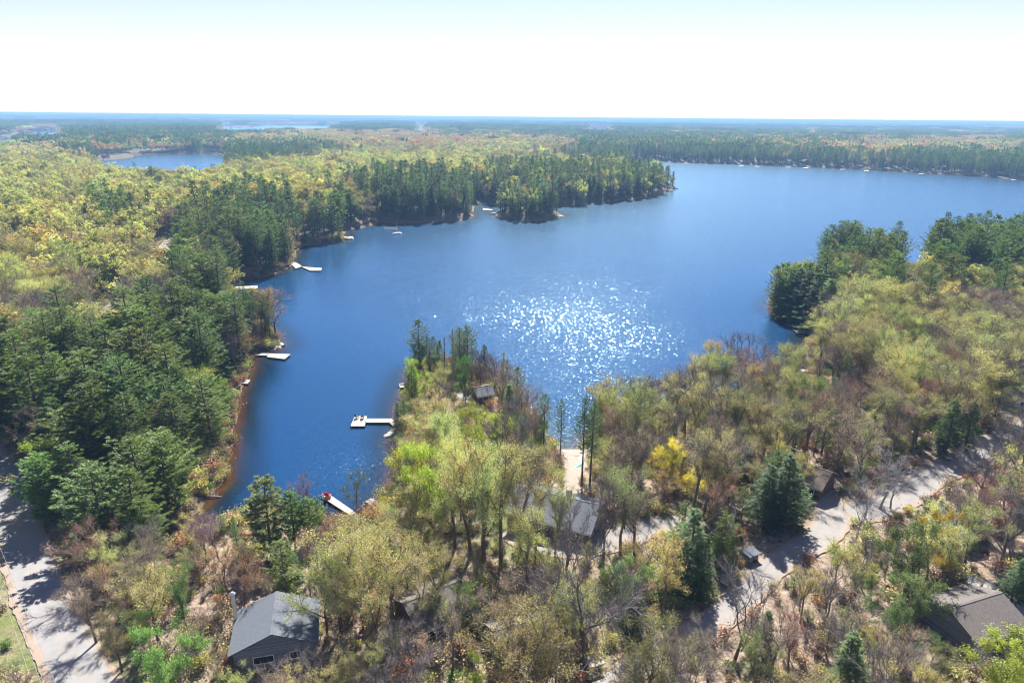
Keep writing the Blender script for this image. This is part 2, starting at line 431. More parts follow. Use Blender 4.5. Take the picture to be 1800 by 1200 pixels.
# ------------------------------------------------------------------ terrain and water sheets
def polar(nr, r0, r1, fine, coarse):
    rr = r0 * (r1 / r0) ** (np.arange(nr) / (nr - 1))
    an = np.concatenate([np.arange(-52, 52, fine), np.arange(52, 308, coarse)])
    A, RR = np.meshgrid(np.radians(an), rr)
    X = RR * np.sin(A); Y = RR * np.cos(A)
    na = len(an)
    i, j = np.meshgrid(np.arange(nr - 1), np.arange(na), indexing='ij')
    j2 = (j + 1) % na
    F = np.stack([i * na + j, (i + 1) * na + j, (i + 1) * na + j2, i * na + j2], -1).reshape(-1, 4)
    return X.ravel(), Y.ravel(), F, na
X, Y, F, na = polar(430, 20, 30000, .25, 4)
D = shore(X, Y); Z = height(X, Y, D)
V = np.stack([X, Y, Z], -1)
V = np.vstack([V, [0, 0, float(Z[:na].mean())]])
c = len(V) - 1
F3 = np.array([(c, (j), (j + 1) % na) for j in range(na)])
me = mesh_from('ground', V, [F3[:, ::-1], F[:, ::-1]], [M['ground']], None, True)
GRASS_SPOTS = [(15, 1000, 9), (10, 1110, 8), (35, 1180, 6), (85, 1105, 3), (5, 900, 8), (150, 1130, 3), (925, 925, 9), (905, 800, 8), (965, 1075, 8), (600, 960, 6), (1240, 960, 4), (250, 1180, 5), (1030, 870, 6)]
gr = np.zeros(len(V))
for px, py, rad in GRASS_SPOTS:
    p = G(px, py); gr = np.maximum(gr, np.exp(-((V[:, 0] - p.x) ** 2 + (V[:, 1] - p.y) ** 2) / (rad * rad)))
a = me.attributes.new('grass', 'FLOAT', 'POINT'); a.data.foreach_set('value', gr.astype(np.float32))
a = me.attributes.new('depth', 'FLOAT', 'POINT'); a.data.foreach_set('value', np.clip(np.append(-D, 0) , 0, 50).astype(np.float32))
a = me.attributes.new('brush', 'FLOAT', 'POINT'); a.data.foreach_set('value', (np.clip((np.append(np.hypot(X, Y), 0) - 230) / 200, 0, 1) * .95).astype(np.float32))
a = me.attributes.new('bank', 'FLOAT', 'POINT'); a.data.foreach_set('value', (.85 * np.clip(1 - np.append(np.maximum(D, 0), 9) / 5, 0, 1)).astype(np.float32))
# normals must look up
if me.polygons[len(me.polygons) // 2].normal.z < 0: me.flip_normals()
tagp(link('ground', me), 'forest floor of dry leaf litter between the trees', None, None, 'structure')

X, Y, F, na = polar(300, 40, 24000, .3, 6)
D = shore(X, Y)
V = np.stack([X, Y, np.zeros_like(X)], -1)
V = V[:, :]
me = mesh_from('lake_water', V, [F[:, ::-1]], [M['water']], None, True)
if me.polygons[10].normal.z < 0: me.flip_normals()
a = me.attributes.new('depth', 'FLOAT', 'POINT')
left = np.clip((X - W(520, 700)[0]) / -10, 0, 1) * np.clip((150 - np.hypot(X, Y)) / 25, 0, 1)      # the shallow amber shelf along the left bank
dd = np.clip(-D / 22, 0, 1) * (1 - left) + np.clip(-D / 30, 0, 1) * left
dd = np.clip(-D / (9 + 8 * left), 0, 1)
a.data.foreach_set('value', dd.astype(np.float32))
# wind chop: open water rough, coves sheltered
rr = np.hypot(X, Y)
gx, gy = W(985, 600)
core = np.exp(-(((X - gx - (Y - gy) * .03) / 46) ** 2 + ((Y - gy + 12) / 95) ** 2))
bay = np.clip(-D / 60, 0, 1)
calm = np.clip((-D - 4) / 45, 0, 1)
ch = .015 + (.13 + .05 * bay) * calm + .12 * core + .05 * np.clip((rr - 350) / 400, 0, 1)
s2x, s2y = W(1090, 385)
ch = ch + .045 * np.exp(-(((X - s2x) / 60) ** 2 + ((Y - s2y) / 110) ** 2))
cvx, cvy = W(610, 830)
ch = ch + .10 * np.exp(-(((X - cvx) / 14) ** 2 + ((Y - cvy) / 12) ** 2))
a = me.attributes.new('chop', 'FLOAT', 'POINT'); a.data.foreach_set('value', ch.astype(np.float32))
tagp(link('lake_water', me), 'blue lake water glittering under the sun', None, None, 'structure')

# ------------------------------------------------------------------ roads, paths
NOTREE = []     # (x, y, radius)
def smooth_line(pts, n=8):
    P = np.array(pts, float); out_ = []
    for i in range(len(P) - 1):
        p0 = P[max(i - 1, 0)]; p1 = P[i]; p2 = P[i + 1]; p3 = P[min(i + 2, len(P) - 1)]
        for t in np.arange(n) / n:
            out_.append(.5 * ((2 * p1) + (-p0 + p2) * t + (2 * p0 - 5 * p1 + 4 * p2 - p3) * t * t + (-p0 + 3 * p1 - 3 * p2 + p3) * t ** 3))
    out_.append(P[-1])
    return np.array(out_)
def ribbon(name, pix, width, mat, dz, label, clear=1.0, wob=.5, kx=26):
    pts = [tuple(G(a, b))[:2] for a, b in pix]
    P = smooth_line(pts, kx)
    T = np.gradient(P, axis=0); T /= np.linalg.norm(T, axis=1)[:, None]
    N = np.stack([-T[:, 1], T[:, 0]], -1)
    wv = (width if np.ndim(width) else [width] * len(pix))
    wd = np.interp(np.linspace(0, 1, len(P)), np.linspace(0, 1, len(pix)), wv) / 2
    us = np.linspace(-1, 1, 9)
    wj = 1 + wob * (.5 * (vnoise(P[:, 0], P[:, 1], 5, 11) - .5) + .3 * (vnoise(P[:, 0], P[:, 1], 1.1, 12) - .5))
    wk = 1 + wob * (.5 * (vnoise(P[:, 0], P[:, 1], 5, 15) - .5) + .3 * (vnoise(P[:, 0], P[:, 1], 1.1, 16) - .5))
    V = []
    for u in us:
        q = P + N * (u * wd * (wj if u > .9 else wk if u < -.9 else 1))[:, None]
        V.append(q)
    V = np.array(V).transpose(1, 0, 2).reshape(-1, 2)
    z = height(V[:, 0], V[:, 1]) + dz
    z = np.maximum(z, .08)
    nu = len(us)
    i, j = np.meshgrid(np.arange(len(P) - 1), np.arange(nu - 1), indexing='ij')
    Fq = np.stack([i * nu + j, i * nu + j + 1, (i + 1) * nu + j + 1, (i + 1) * nu + j], -1).reshape(-1, 4)
    me = mesh_from(name, np.column_stack([V, z]), [Fq], [mat], None, True)
    if me.polygons[0].normal.z < 0: me.flip_normals()
    a = me.attributes.new('across', 'FLOAT', 'POINT'); a.data.foreach_set('value', np.tile(us, len(P)).astype(np.float32))
    tagp(link(name, me), label, None, None, 'structure')
    if clear:
        for q, wq in zip(P[::2], wd[::2]): NOTREE.append((q[0], q[1], wq + clear))
ribbon('road', [(-60, 760), (0, 830), (28, 920), (60, 1010), (92, 1085), (128, 1160), (180, 1260), (250, 1400)], 6.6, M['asphalt'], .14, 'pale worn road along the left edge', 1.6)
ribbon('road_shoulder', [(-95, 770), (-28, 840), (2, 930), (32, 1015), (62, 1095), (98, 1170), (150, 1270)], 3.0, M['sand'], .10, 'sandy shoulder beside the left road', 1.0)
ribbon('road', [(1890, 715), (1800, 755), (1720, 795), (1650, 832), (1590, 872), (1530, 897), (1470, 905)], 6.0, M['gravel'], .14, 'gravel lane on the right side', .8)
ribbon('road', [(1436, 868), (1462, 900), (1452, 935), (1405, 968), (1355, 1000), (1315, 1042), (1270, 1082), (1210, 1120), (1140, 1160), (1060, 1215), (1000, 1290)], [3, 5.5, 5.5, 4.6, 4.4, 4.4, 4.2, 4.2, 4, 4, 4], M['gravel'], .16, 'gravel drive running down through the wood', .7)
ribbon('driveway', [(895, 930), (950, 955), (1020, 957), (1090, 945), (1150, 925), (1200, 920)], [5, 6.5, 6.5, 6, 5, 4], M['gravel'], .12, 'gravel driveway beside the long grey house', .8)
ribbon('path', [(1008, 790), (1012, 808), (1008, 830), (1003, 850), (1010, 872)], [7, 6, 4, 3.5, 3], M['sand'], .12, 'sandy path down to the beach', .6)
ribbon('path', [(806, 690), (822, 700), (838, 716), (842, 735)], [2, 4, 3, 2.5], M['gravel'], .12, 'gravel path on the wooded point', .3)
ribbon('path', [(180, 560), (198, 540), (225, 522), (232, 512)], [3, 5, 5, 3], M['gravel'], .12, 'gravel clearing in the left wood', 1.5)
ribbon('path', [(285, 445), (292, 432), (300, 424), (310, 418)], [4, 6, 6, 4], M['gravel'], .12, 'small gravel clearing above the pines', 2)
ribbon('path', [(1755, 1035), (1800, 1060), (1850, 1085)], [5, 5, 5], M['sand'], .12, 'bare ground by the right cottage', .3)
# causeway across the small lake
A = np.array(W(226, 269.6, 1.2)); B = np.array(W(312, 265.3, 1.2)); Nn = np.array([-(B - A)[1], (B - A)[0]]); Nn /= np.linalg.norm(Nn)
cw = MB(); cw.prism([tuple(A - Nn * 5), tuple(B - Nn * 5), tuple(B + Nn * 5), tuple(A + Nn * 5)], -2, 2.0)
tagp(cw.build('causeway', M['rock']), 'stone causeway carrying a road behind the small lake', None, None, 'structure')
for q in np.linspace(0, 1, 12): NOTREE.append((*(A + (B - A) * q), 12))

# ------------------------------------------------------------------ buildings
def clear_at(p, r): NOTREE.append((p.x, p.y, r))
def house(name, cat, label, a, b, wd, wh, rh, roof, wall, over=.5, windows=((.25, 'f'), (.7, 'f')), chimney=None, door=.5, detail=True, group=None, lift=0.0):
    """a, b: picture points of the ground under the two ridge ends"""
    A = G(*a); B = G(*b); Cn = (A + B) / 2; L = (B - A).to_2d().length; rz = math.atan2(B.y - A.y, B.x - A.x)
    zb = min(A.z, B.z, Cn.z) + lift
    root = empty(name, (Cn.x, Cn.y, zb), rz, label, cat, group)
    hw = wd / 2
    m = MB()
    m.prism([(-L/2, -hw), (L/2, -hw), (L/2, hw), (-L/2, hw)], -1.0, wh)
    for s in (-1, 1):   # gable triangles
        x = s * (L / 2 - .06); m.add([(x - .06, -hw, wh), (x - .06, hw, wh), (x - .06, 0, wh + rh - .05), (x + .06, -hw, wh), (x + .06, hw, wh), (x + .06, 0, wh + rh - .05)], [(0, 1, 2), (5, 4, 3)])
    wl = m.build('wall', wall, root)
    r = MB(); t = .18; o = over
    e = rh / hw * o
    sl = math.atan2(rh, hw); sw = math.hypot(hw + o, rh + e)
    for s in (-1, 1):
        cy_ = s * (hw + o) / 2; cz = wh + rh - (rh + e) / 2 + t / 2
        r.box((0, cy_, cz + .02), (L + 2 * o, sw, t), 0, 0, 0, -s * sl)
    r.box((0, 0, wh + rh + t * .75), (L + 2 * o, .35, .12), 0)
    rf = r.build('roof', roof, root)
    if detail:
        for s in (-1, 1):
            f = MB(); f.box((0, s * (hw + o), wh - e + .02), (L + 2 * o, .06, .2)); f.build('fascia', M['trim'], root)
        for u, side in windows:
            if side in 'fb':
                y = -hw if side == 'f' else hw; x = -L / 2 + L * u; sz = (1.3, .12, 1.1); g = (1.1, .14, .9)
            else:
                x = -L / 2 if side == 'l' else L / 2; y = -hw + wd * u; sz = (.12, 1.3, 1.1); g = (.14, 1.1, .9)
            w1 = MB(); w1.box((x, y, wh * .55), sz); wo = w1.build('window', M['trim'], root)
            w2 = MB(); w2.box((x, y, wh * .55), g); w2.build('pane', M['glass'], wo)
        if door is not None:
            d_ = MB(); d_.box((-L / 2 + L * door, -hw - .02, 1.05), (.95, .1, 2.1)); do = d_.build('door', M['dark'], root)
            k_ = MB(); k_.box((-L / 2 + L * door + .35, -hw - .1, 1.05), (.08, .1, .08)); k_.build('handle', M['metal'], do)
    if chimney:
        cx_, cy__, ch_, kind = chimney
        c_ = MB()
        if kind == 'metal':
            c_.tube([(cx_, cy__, 0), (cx_, cy__, wh + ch_)], .22, 8, 0, True); c0 = c_.build('chimney', M['metal'], root)
            k_ = MB(); k_.tube([(cx_, cy__, wh + ch_ + .05), (cx_, cy__, wh + ch_ + .15), (cx_, cy__, wh + ch_ + .4)], [.18, .38, .12], 10, 0, True); k_.build('cap', M['metal'], c0)
        else:
            c_.box((cx_, cy__, (wh + ch_) / 2), (.8, .8, wh + ch_)); c_.build('chimney', M['rock'], root)
    n = max(1, int(L / wd * 1.5))
    for i in range(n + 1):
        q = A.lerp(B, i / n if n else .5); NOTREE.append((q.x, q.y, hw - .6))
    return root
house('cottage', 'cottage', 'grey-sided cottage with grey gable roof and metal chimney near the left road', (494, 1108), (486, 1176), 9.2, 3.6, 2.0, M['roof_grey'], M['siding_grey'],
      windows=((.3, 'r'), (.42, 'r'), (.75, 'r'), (.5, 'f'), (.5, 'b')), chimney=(-2.6, -5.0, 3.6, 'metal'), door=.2)
house('cabin', 'cabin', 'brown cabin with long tan-edged gable roof among trees at bottom centre', (716, 1106), (806, 1068), 7.5, 2.6, 1.7, M['roof_tan'], M['siding_brown'], chimney=None)
house('cabin', 'cabin', 'low dark-walled cabin with narrow roof, behind bare trees right of the brown cabin', (872, 1152), (958, 1126), 6.0, 2.4, 1.4, M['roof_tan'], M['siding_olive'])
lh = house('lakeside_house', 'house', 'long grey-roofed lakeside house with railed deck above the sandy beach', (912, 902), (1050, 932), 9.5, 3.0, 2.1, M['roof_grey'], M['siding_olive'],
      windows=((.15, 'f'), (.35, 'f'), (.8, 'f'), (.3, 'r'), (.7, 'r'), (.3, 'b')), chimney=(1.5, 1.2, 3.0, 'stone'))
def deck_local(root, x0, x1, y0, y1, z, mat):
    d = MB(); d.box(((x0 + x1) / 2, (y0 + y1) / 2, z), (x1 - x0, y1 - y0, .18)); dk = d.build('deck', mat, root)
    rl = MB()
    pts = [(x0, y0), (x0, y1), (x1, y1), (x1, y0)]
    for (ax, ay), (bx, by) in zip(pts[:-1], pts[1:]):
        L = math.hypot(bx - ax, by - ay); a_ = math.atan2(by - ay, bx - ax)
        for zz in (.45, 1.0): rl.box(((ax + bx) / 2, (ay + by) / 2, z + zz), (L, .09, .09), 0, a_)
        n = max(2, int(L / 1.6))
        for i in range(n + 1):
            t = i / n; rl.box((ax + (bx - ax) * t, ay + (by - ay) * t, z + .5), (.12, .12, 1.1))
    rl.build('railing', M['trim'], dk)
    for px_, py_ in ((x0 + .2, y1 - .2), (x1 - .2, y1 - .2), ((x0 + x1) / 2, y1 - .2)):
        lg = MB(); lg.box((px_, py_, z / 2 - 1), (.2, .2, z + 1.8)); lg.build('post', M['post'], dk)
Lh = (G(912, 902) - G(1050, 932)).to_2d().length
deck_local(lh, Lh * .1, Lh * .5 + 1.5, 4.9, 8.3, 1.6, M['woodred'])
house('cottage', 'cottage', 'brown-roofed cottage in shade beside the bend of the gravel drive', (1398, 850), (1452, 868), 7.0, 2.8, 1.7, M['roof_brown'], M['siding_brown'])
rc = house('cottage', 'cottage', 'grey-roofed cottage below the pale terrace walls at lower right', (1658, 1120), (1742, 1092), 8.0, 2.8, 1.7, M['roof_tan'], M['siding_grey'])
house('cottage', 'cottage', 'small grey-roofed cottage half hidden behind a yellow maple at right', (1648, 928), (1705, 952), 6.5, 2.6, 1.7, M['roof_grey'], M['siding_grey'])
hp = house('lakeside_hut', 'hut', 'small dark hut on posts between trees on the wooded point', (835, 705), (860, 705), 4.2, 2.3, 1.2, M['dark'], M['siding_brown'], windows=((.5, 'f'),), door=None, lift=.6)
house('cottage', 'cottage', 'tan-roofed shore cottage in the gap between pines on the left bank', (676, 372), (698, 374), 8, 3.0, 2.2, M['roof_brown'], M['siding_white'])
house('cottage', 'cottage', 'white-walled cottage deep in the leafing wood at right', (1585, 672), (1625, 668), 8, 3.0, 2.0, M['roof_grey'], M['siding_white'])
house('cottage', 'cottage', 'white-walled cottage at the right edge above the gravel lane', (1752, 712), (1800, 704), 8, 3.0, 2.0, M['roof_tan'], M['siding_white'])
house('cottage', 'cottage', 'white cottage among pines at the back corner of the peninsula bay', (1062, 293), (1074, 293), 9, 3.5, 2.5, M['roof_tan'], M['siding_white'], detail=False)
FARH = [(1212, 281, 'trim'), (1297, 283, 'siding_white'), (1309, 279, 'siding_white'), (1332, 286, 'siding_brown'), (1386, 288, 'siding_white'), (1413, 290, 'siding_brown'), (1476, 291, 'siding_brown'), (1519, 293, 'siding_white'), (1553, 294, 'siding_grey'), (1626, 301, 'siding_white'), (1673, 304, 'siding_brown'), (1783, 311, 'siding_white'), (1660, 300, 'siding_grey')]
WD = {'trim': 'bright white', 'siding_white': 'white', 'siding_brown': 'brown', 'siding_grey': 'grey'}
def nth(k): return ['first', 'second', 'third', 'fourth', 'fifth', 'sixth', 'seventh', 'eighth', 'ninth', 'tenth', 'eleventh', 'twelfth', 'thirteenth'][k]
FS = sorted(FARH)
for i, (px, py, mt) in enumerate(FS):
    house('shore_cottage', 'cottage', f'tiny {WD[mt]} cottage on the far shore, {nth(i)} from the left', (px - 4.0, py - 1.2), (px + 4.0, py - 1.0), 8, 4.2, 2.4, M['roof_tan'] if i % 2 else M['roof_grey'], M[mt], detail=False, group='cottages along the far shore')
# small cottages round the back lake
for i, (px, py) in enumerate([(330, 270), (352, 270.5), (165, 277), (185, 276.5)]):
    house('shore_cottage', 'cottage', f'tiny pale cottage beside the small back lake, {nth(i)} in the row', (px - 3, py - 1.5), (px + 3, py - 1.5), 9, 3.5, 2.4, M['roof_tan'], M['siding_white'], detail=False, group='cottages round the back lake')

# ------------------------------------------------------------------ docks and rafts
def dock(name, cat, label, polys, mat, z=.5, posts=True, group=None, floatd=.3):
    P0 = np.mean([W(a, b, z) for a, b in polys[0]], 0)
    root = empty(name, (P0[0], P0[1], 0), 0, label, cat, group)
    d = MB(); f = MB()
    allp = []
    for poly in polys:
        q = [(W(a, b, z)[0] - P0[0], W(a, b, z)[1] - P0[1]) for a, b in poly]
        allp += q
        d.prism(q, z - .16, z)
        c = np.mean(q, 0); q2 = [(c[0] + (x - c[0]) * .88, c[1] + (y - c[1]) * .88) for x, y in q]
        f.prism(q2, z - floatd - .15, z - .165)
    d.build('deck', mat, root); f.build('float', M['float'], root)
    if posts:
        for x, y in allp[::2]:
            p = MB(); p.tube([(x, y, -2.5), (x, y, z + .35)], .09, 6, 0, True); p.build('post', M['post'], root)
    return root
dock('dock', 'dock', 'pale wooden T-shaped dock with two dark chairs beside the wooded point', [[(616, 748.5), (623.5, 731), (646, 731), (641, 748.5)], [(643, 742), (645, 735.2), (690, 735.2), (693, 742)], [(684, 742.3), (693.4, 742.3), (703, 745.5), (700, 750), (693, 749)]], M['wood'])
dock('dock', 'dock', 'long narrow wooden dock with red chairs, behind the tall green pine', [[(565, 872.5), (578, 867.5), (637, 908), (634, 917)]], M['wood'])
dock('raft', 'raft', 'square grey swimming raft between the narrow dock and the bank', [[(641, 881), (652, 875), (665, 880), (655, 888.5)]], M['woodgrey'], posts=False)
dock('raft', 'raft', 'small pale raft against the left side of the wooded point', [[(701, 674), (714, 672), (716, 680), (703, 681)]], M['wood'], posts=False)
dock('dock', 'dock', 'grey wooden dock below the group of tall bare-trunked pines', [[(471, 620.5), (511, 622), (501, 631), (469, 627)], [(448, 620.5), (470.7, 620.5), (469.6, 624.5), (447, 624)]], M['woodgrey'])
dock('dock', 'dock', 'short pale dock on the shaded left bank above the amber shallows', [[(412, 667), (440, 667), (436.5, 674), (414, 673.5)]], M['woodgrey'])
dock('dock', 'dock', 'low dock reaching from a rocky landing on the upper left bank', [[(530, 468.6), (566, 471), (564, 475.5), (545, 475.5)], [(512, 464), (524, 463), (531, 468), (520, 472)]], M['wood'])
dock('raft', 'raft', 'thin pale raft in shade near the double landing', [[(456, 481), (474, 481), (472, 484.2), (457, 484)]], M['woodgrey'], posts=False)
dock('dock', 'dock', 'pale dock almost hidden by pines in the second left cove', [[(412, 503.5), (453, 502), (453, 506.5), (418, 508)]], M['wood'])
dock('dock', 'dock', 'white dock strip seen between tall pine trunks on the spit', [[(423, 570), (449, 578.5), (449, 583), (422, 575)]], M['wood'])
dock('dock', 'dock', 'pale dock reaching into the dark water of the right-hand bay', [[(1394, 579.3), (1434, 580.5), (1432, 584.5), (1401, 585)]], M['woodgrey'])
dock('dock', 'dock', 'small pale dock below the longer one in the right bay', [[(1414, 604.5), (1431, 604.5), (1434, 609.5), (1417, 609)]], M['woodgrey'])
dock('dock', 'dock', 'white dock seen behind twiggy trees at the right bank', [[(1407, 649), (1437, 651), (1435, 656.5), (1411, 655)]], M['white'])
dock('raft', 'raft', 'tiny pale raft off the left side of the pine island', [[(848, 366), (866, 368), (864, 370), (850, 369.5)]], M['wood'], posts=False)
for i, (px, py) in enumerate([(1205, 287), (1302, 291), (1330, 292.5), (1384, 294), (1415, 295), (1480, 297.5), (1522, 300), (1618, 305), (1780, 315.5)]):
    dock('shore_dock', 'dock', f'tiny dock on the far shore, {nth(i)} from the left', [[(px - 3, py - .4), (px + 5, py - .2), (px + 5, py + .7), (px - 3, py + .6)]], M['wood'], posts=False, group='docks along the far shore')

def chair(px, py, z, rz, mat, label):
    x, y = W(px, py, z)
    root = empty('garden_chair', (x, y, z), rz, label, 'chair', 'chairs on the docks')
    s = MB(); s.box((0, 0, .38), (.62, .6, .06), 0, 0, 0, .12); s.build('seat', mat, root)
    b = MB()
    for i in range(5): b.box((-.26 + i * .13, .36, .78), (.11, .04, .85 - abs(i - 2) * .07), 0, 0, 0, -.3)
    b.build('backrest', mat, root)
    for sx in (-1, 1):
        l = MB(); l.box((sx * .33, -.26, .28), (.07, .09, .56)); l.build('leg', mat, root)
        l = MB(); l.box((sx * .33, .26, .2), (.07, .09, .4)); l.build('leg', mat, root)
        a = MB(); a.box((sx * .36, 0, .6), (.14, .8, .04)); a.build('armrest', mat, root)
chair(627, 735, .5, 2.6, M['dark'], 'left dark garden chair on the T-shaped dock')
chair(637, 735, .5, 3.4, M['dark'], 'right dark garden chair on the T-shaped dock')
chair(571.5, 872.5, .5, 3.6, M['red'], 'outer red garden chair at the end of the narrow dock')
chair(578, 873.5, .5, 2.7, M['red'], 'inner red garden chair at the end of the narrow dock')
chair(577, 876, .5, .7, M['red'], 'red garden chair facing the other two on the narrow dock')

def boat(px, py, rz, L, mat, label, name='rowboat', cat='boat', flip=False, water=False):
    p = G(px, py) if not water else Vector((*W(px, py, .1), .1))
    root = empty(name, p, rz, label, cat)
    n = 9; V = []; k = 7
    for i in range(n):
        t = i / (n - 1) * 2 - 1; wd_ = L * .16 * (1 - abs(t) ** 2.4) + .02; dp = .42 * (1 - .5 * abs(t) ** 3)
        for j in range(k):
            a = math.pi * j / (k - 1); V.append((t * L / 2, math.cos(a) * wd_, (.45 + .12 * t * t) - math.sin(a) ** .7 * dp if not flip else math.sin(a) ** .7 * dp + .02))
    F_ = [(i * k + j, i * k + j + 1, (i + 1) * k + j + 1, (i + 1) * k + j) for i in range(n - 1) for j in range(k - 1)]
    m = MB(); m.add(V, F_); m.build('hull', mat, root, True)
    g = MB()
    for s in (0, k - 1): g.tube([V[i * k + s] for i in range(n)], .04, 4)
    g.build('gunwale', M['white'], root)
    if not flip:
        for u in (-.25, .25): b_ = MB(); b_.box((u * L, 0, .38), (.28, L * .26, .04)); b_.build('bench', M['wood'], root)
boat(1017, 818, .9, 4.2, M['green'], 'green canoe lying on the sandy beach path', 'canoe', 'canoe', True)
boat(1023, 806, 1.3, 4.0, M['white'], 'white rowing boat upturned beside the green canoe', flip=True)
boat(1166, 708, .4, 4.6, M['white'], 'white boat drawn up on the bank beside bare shore trees', flip=True)
boat(640, 935, .2, 3.0, M['white'], 'white dinghy upturned in pale green leaves below the narrow dock', 'dinghy', flip=True)
boat(763, 1046, .25, 4.4, M['white'], 'white boat upturned behind the brown cabin roof', flip=True)
boat(708, 391.6, .1, 6.0, M['white'], 'white motor boat moored beside the stone landing', 'motor_boat', water=True)
def rock(px, py, s, label, group='boulders along the shore', water=False, flat=.5, seed=0):
    p = G(px, py) if not water else Vector((*W(px, py, 0), 0))
    r = np.random.default_rng(int(px * 7 + py * 13 + seed))
    import bmesh
    bm = bmesh.new(); bmesh.ops.create_icosphere(bm, subdivisions=3, radius=1.0)
    of = r.uniform(0, 50, 3)
    for v in bm.verts:
        c = v.co; n_ = vnoise(c.x + of[0], c.y + c.z + of[1], .7, 2) + .5 * vnoise(c.x * 2 + of[2], c.y * 2 - c.z, .5, 3)
        v.co = c * float(.7 + .5 * n_)
        v.co.z *= flat
    me = bpy.data.meshes.new('boulder'); bm.to_mesh(me); bm.free(); me.materials.append(M['rock'])
    o = link('boulder', me, None, (p.x, p.y, max(p.z, 0) + .05 * s), r.uniform(0, 6))
    o.scale = (s * r.uniform(.9, 1.5), s, s)
    tagp(o, label, 'rock', group)
RK = [(683, 766, .8, 'flat pale boulder at the tip of the ledge below the T-shaped dock'), (689, 762.5, .9, 'broad boulder in the middle of the ledge below the T-shaped dock'), (696, 759, .9, 'boulder joining the ledge to the bank below the T-shaped dock'),
      (484, 601, 1.2, 'upper pale boulder under the tall pines'), (491, 607, 1.3, 'outer pale boulder under the tall pines'), (486, 612, 1.1, 'middle pale boulder under the tall pines'), (478, 617, 1.0, 'lower pale boulder beside the grey dock'),
      (607, 421, 2.2, 'left slab of the pale rock shelf at the pine corner'), (615, 422.5, 2.4, 'right slab of the pale rock shelf at the pine corner'), (516, 466, 1.8, 'rock at the foot of the double landing'), (455, 468, 2.2, 'round pale boulder on the shaded upper left bank'),
      (670, 389, 2.4, 'tan boulder left of the stone landing'), (686, 388, 3.0, 'big tan boulder at the stone landing'), (696, 380, 2.0, 'tan boulder above the stone landing'), (868, 377, 2.5, 'rock at the left end of the pine island'), (986, 380, 2.0, 'rock at the right end of the pine island'),
      (1183, 332, 3.0, 'rock off the tip of the long peninsula'), (970, 782, 1.0, 'boulder left of the sandy beach'), (978, 787, .8, 'small boulder at the beach edge'), (1200, 707, 1.1, 'pale boulder right of the white boat'), (1236, 700, 1.0, 'pale boulder under bare shore trees'),
      (806, 383.5, 2.2, 'pale rock under the pines of the left promontory')]
for a, b, s, l in RK: rock(a, b, s, l, water=(a in (683, 689)))
def log(px, py, qx_, qy_, label):
    a = Vector((*W(px, py, .1), .1)); b = Vector((*W(qx_, qy_, .5), .5)); t = np.linspace(0, 1, 7)[:, None]
    P = np.array(a) * (1 - t) + np.array(b) * t; P[:, 2] += np.sin(t[:, 0] * 5) * .06; P -= np.array(a)
    m = MB(); m.tube(P, np.linspace(.09, .2, 7), 7, 0, True)
    for k in (2, 3, 4): m.tube([P[k], P[k] + np.array([.5 - k * .2, .7, .45])], [.06, .02], 4)
    o = m.build('fallen_log', M['palebark'], None, False, a); tagp(o, label, 'log')
log(390, 873, 362, 871, 'pale fallen log lying in the amber shallows of the creek mouth')
log(405, 818, 392, 826, 'grey fallen branch at the water line of the left bank')
# ------------------------------------------------------------------ poles, wires, small structures
def pole(x, y, z, h, rz, label):
    root = empty('utility_pole', (x, y, z), rz, label, 'utility pole', 'utility poles')
    p = MB(); p.tube([(0, 0, -1), (0, 0, h * .5), (0, 0, h)], [.17, .15, .11], 8, 0, True); p.build('shaft', M['palebark'], root)
    c = MB(); c.box((0, 0, h - .7), (2.2, .12, .14)); ca = c.build('crossarm', M['post'], root)
    for u in (-.95, .0, .95):
        i = MB(); i.tube([(u, 0, h - .62), (u, 0, h - .4)], [.05, .07], 6, 0, True); i.build('insulator', M['white'], ca)
def wire(P, Q, sag, label, rad=.028, group='overhead wires'):
    t = np.linspace(0, 1, 24)[:, None]; P = np.array(P); Q = np.array(Q)
    pts = P * (1 - t) + Q * t; pts[:, 2] -= (4 * sag * t * (1 - t))[:, 0]
    m = MB(); m.tube(pts, rad, 4); o = m.build('overhead_wire', M['wire']); tagp(o, label, 'wire', group)
p1 = G(1282, 976); p0 = G(1120, 1075); p2 = G(1440, 880)
for q, l in ((p1, 'grey wooden utility pole in the shade beside the gravel drive'),):
    pole(q.x, q.y, q.z, 9.0, math.atan2(p2.y - p0.y, p2.x - p0.x) + 1.57, l)
pole(p2.x - 4, p2.y + 3, p2.z, 9.0, math.atan2(p2.y - p0.y, p2.x - p0.x) + 1.57, 'utility pole at the bend where the two gravel lanes meet')
a_ = math.atan2(p2.y - p0.y, p2.x - p0.x) + 1.57
for u, n_ in ((-.95, 'left'), (.95, 'right')):
    ox, oy = math.cos(a_) * u, math.sin(a_) * u
    wire((p1.x + ox, p1.y + oy, p1.z + 8.6), (p2.x - 4 + ox, p2.y + 3 + oy, p2.z + 8.6), .5, f'{n_} overhead wire running from the shaded pole up to the lane bend', .022)
    wire((p1.x + ox, p1.y + oy, p1.z + 8.6), (p0.x + ox, p0.y + oy, p0.z + 6.5), .5, f'{n_} overhead wire running from the shaded pole down to the left', .022)
for k_, (a, b, l) in enumerate([((0, 962), (96, 1196), 'rightmost overhead wire above the shoulder of the left road'), ((0, 990), (77, 1200), 'middle overhead wire above the shoulder of the left road'), ((0, 1003), (72, 1200), 'second from left overhead wire above the left road shoulder'), ((0, 1027), (54, 1194), 'leftmost overhead wire above the left road verge')]):
    z = 9.5 - .15 * k_; A = np.array([*W(*a, z), z]); B = np.array([*W(*b, z), z]); d = (B - A)
    wire(A - d * .9, B + d * .9, .0, l, .02, 'wires over the left road')
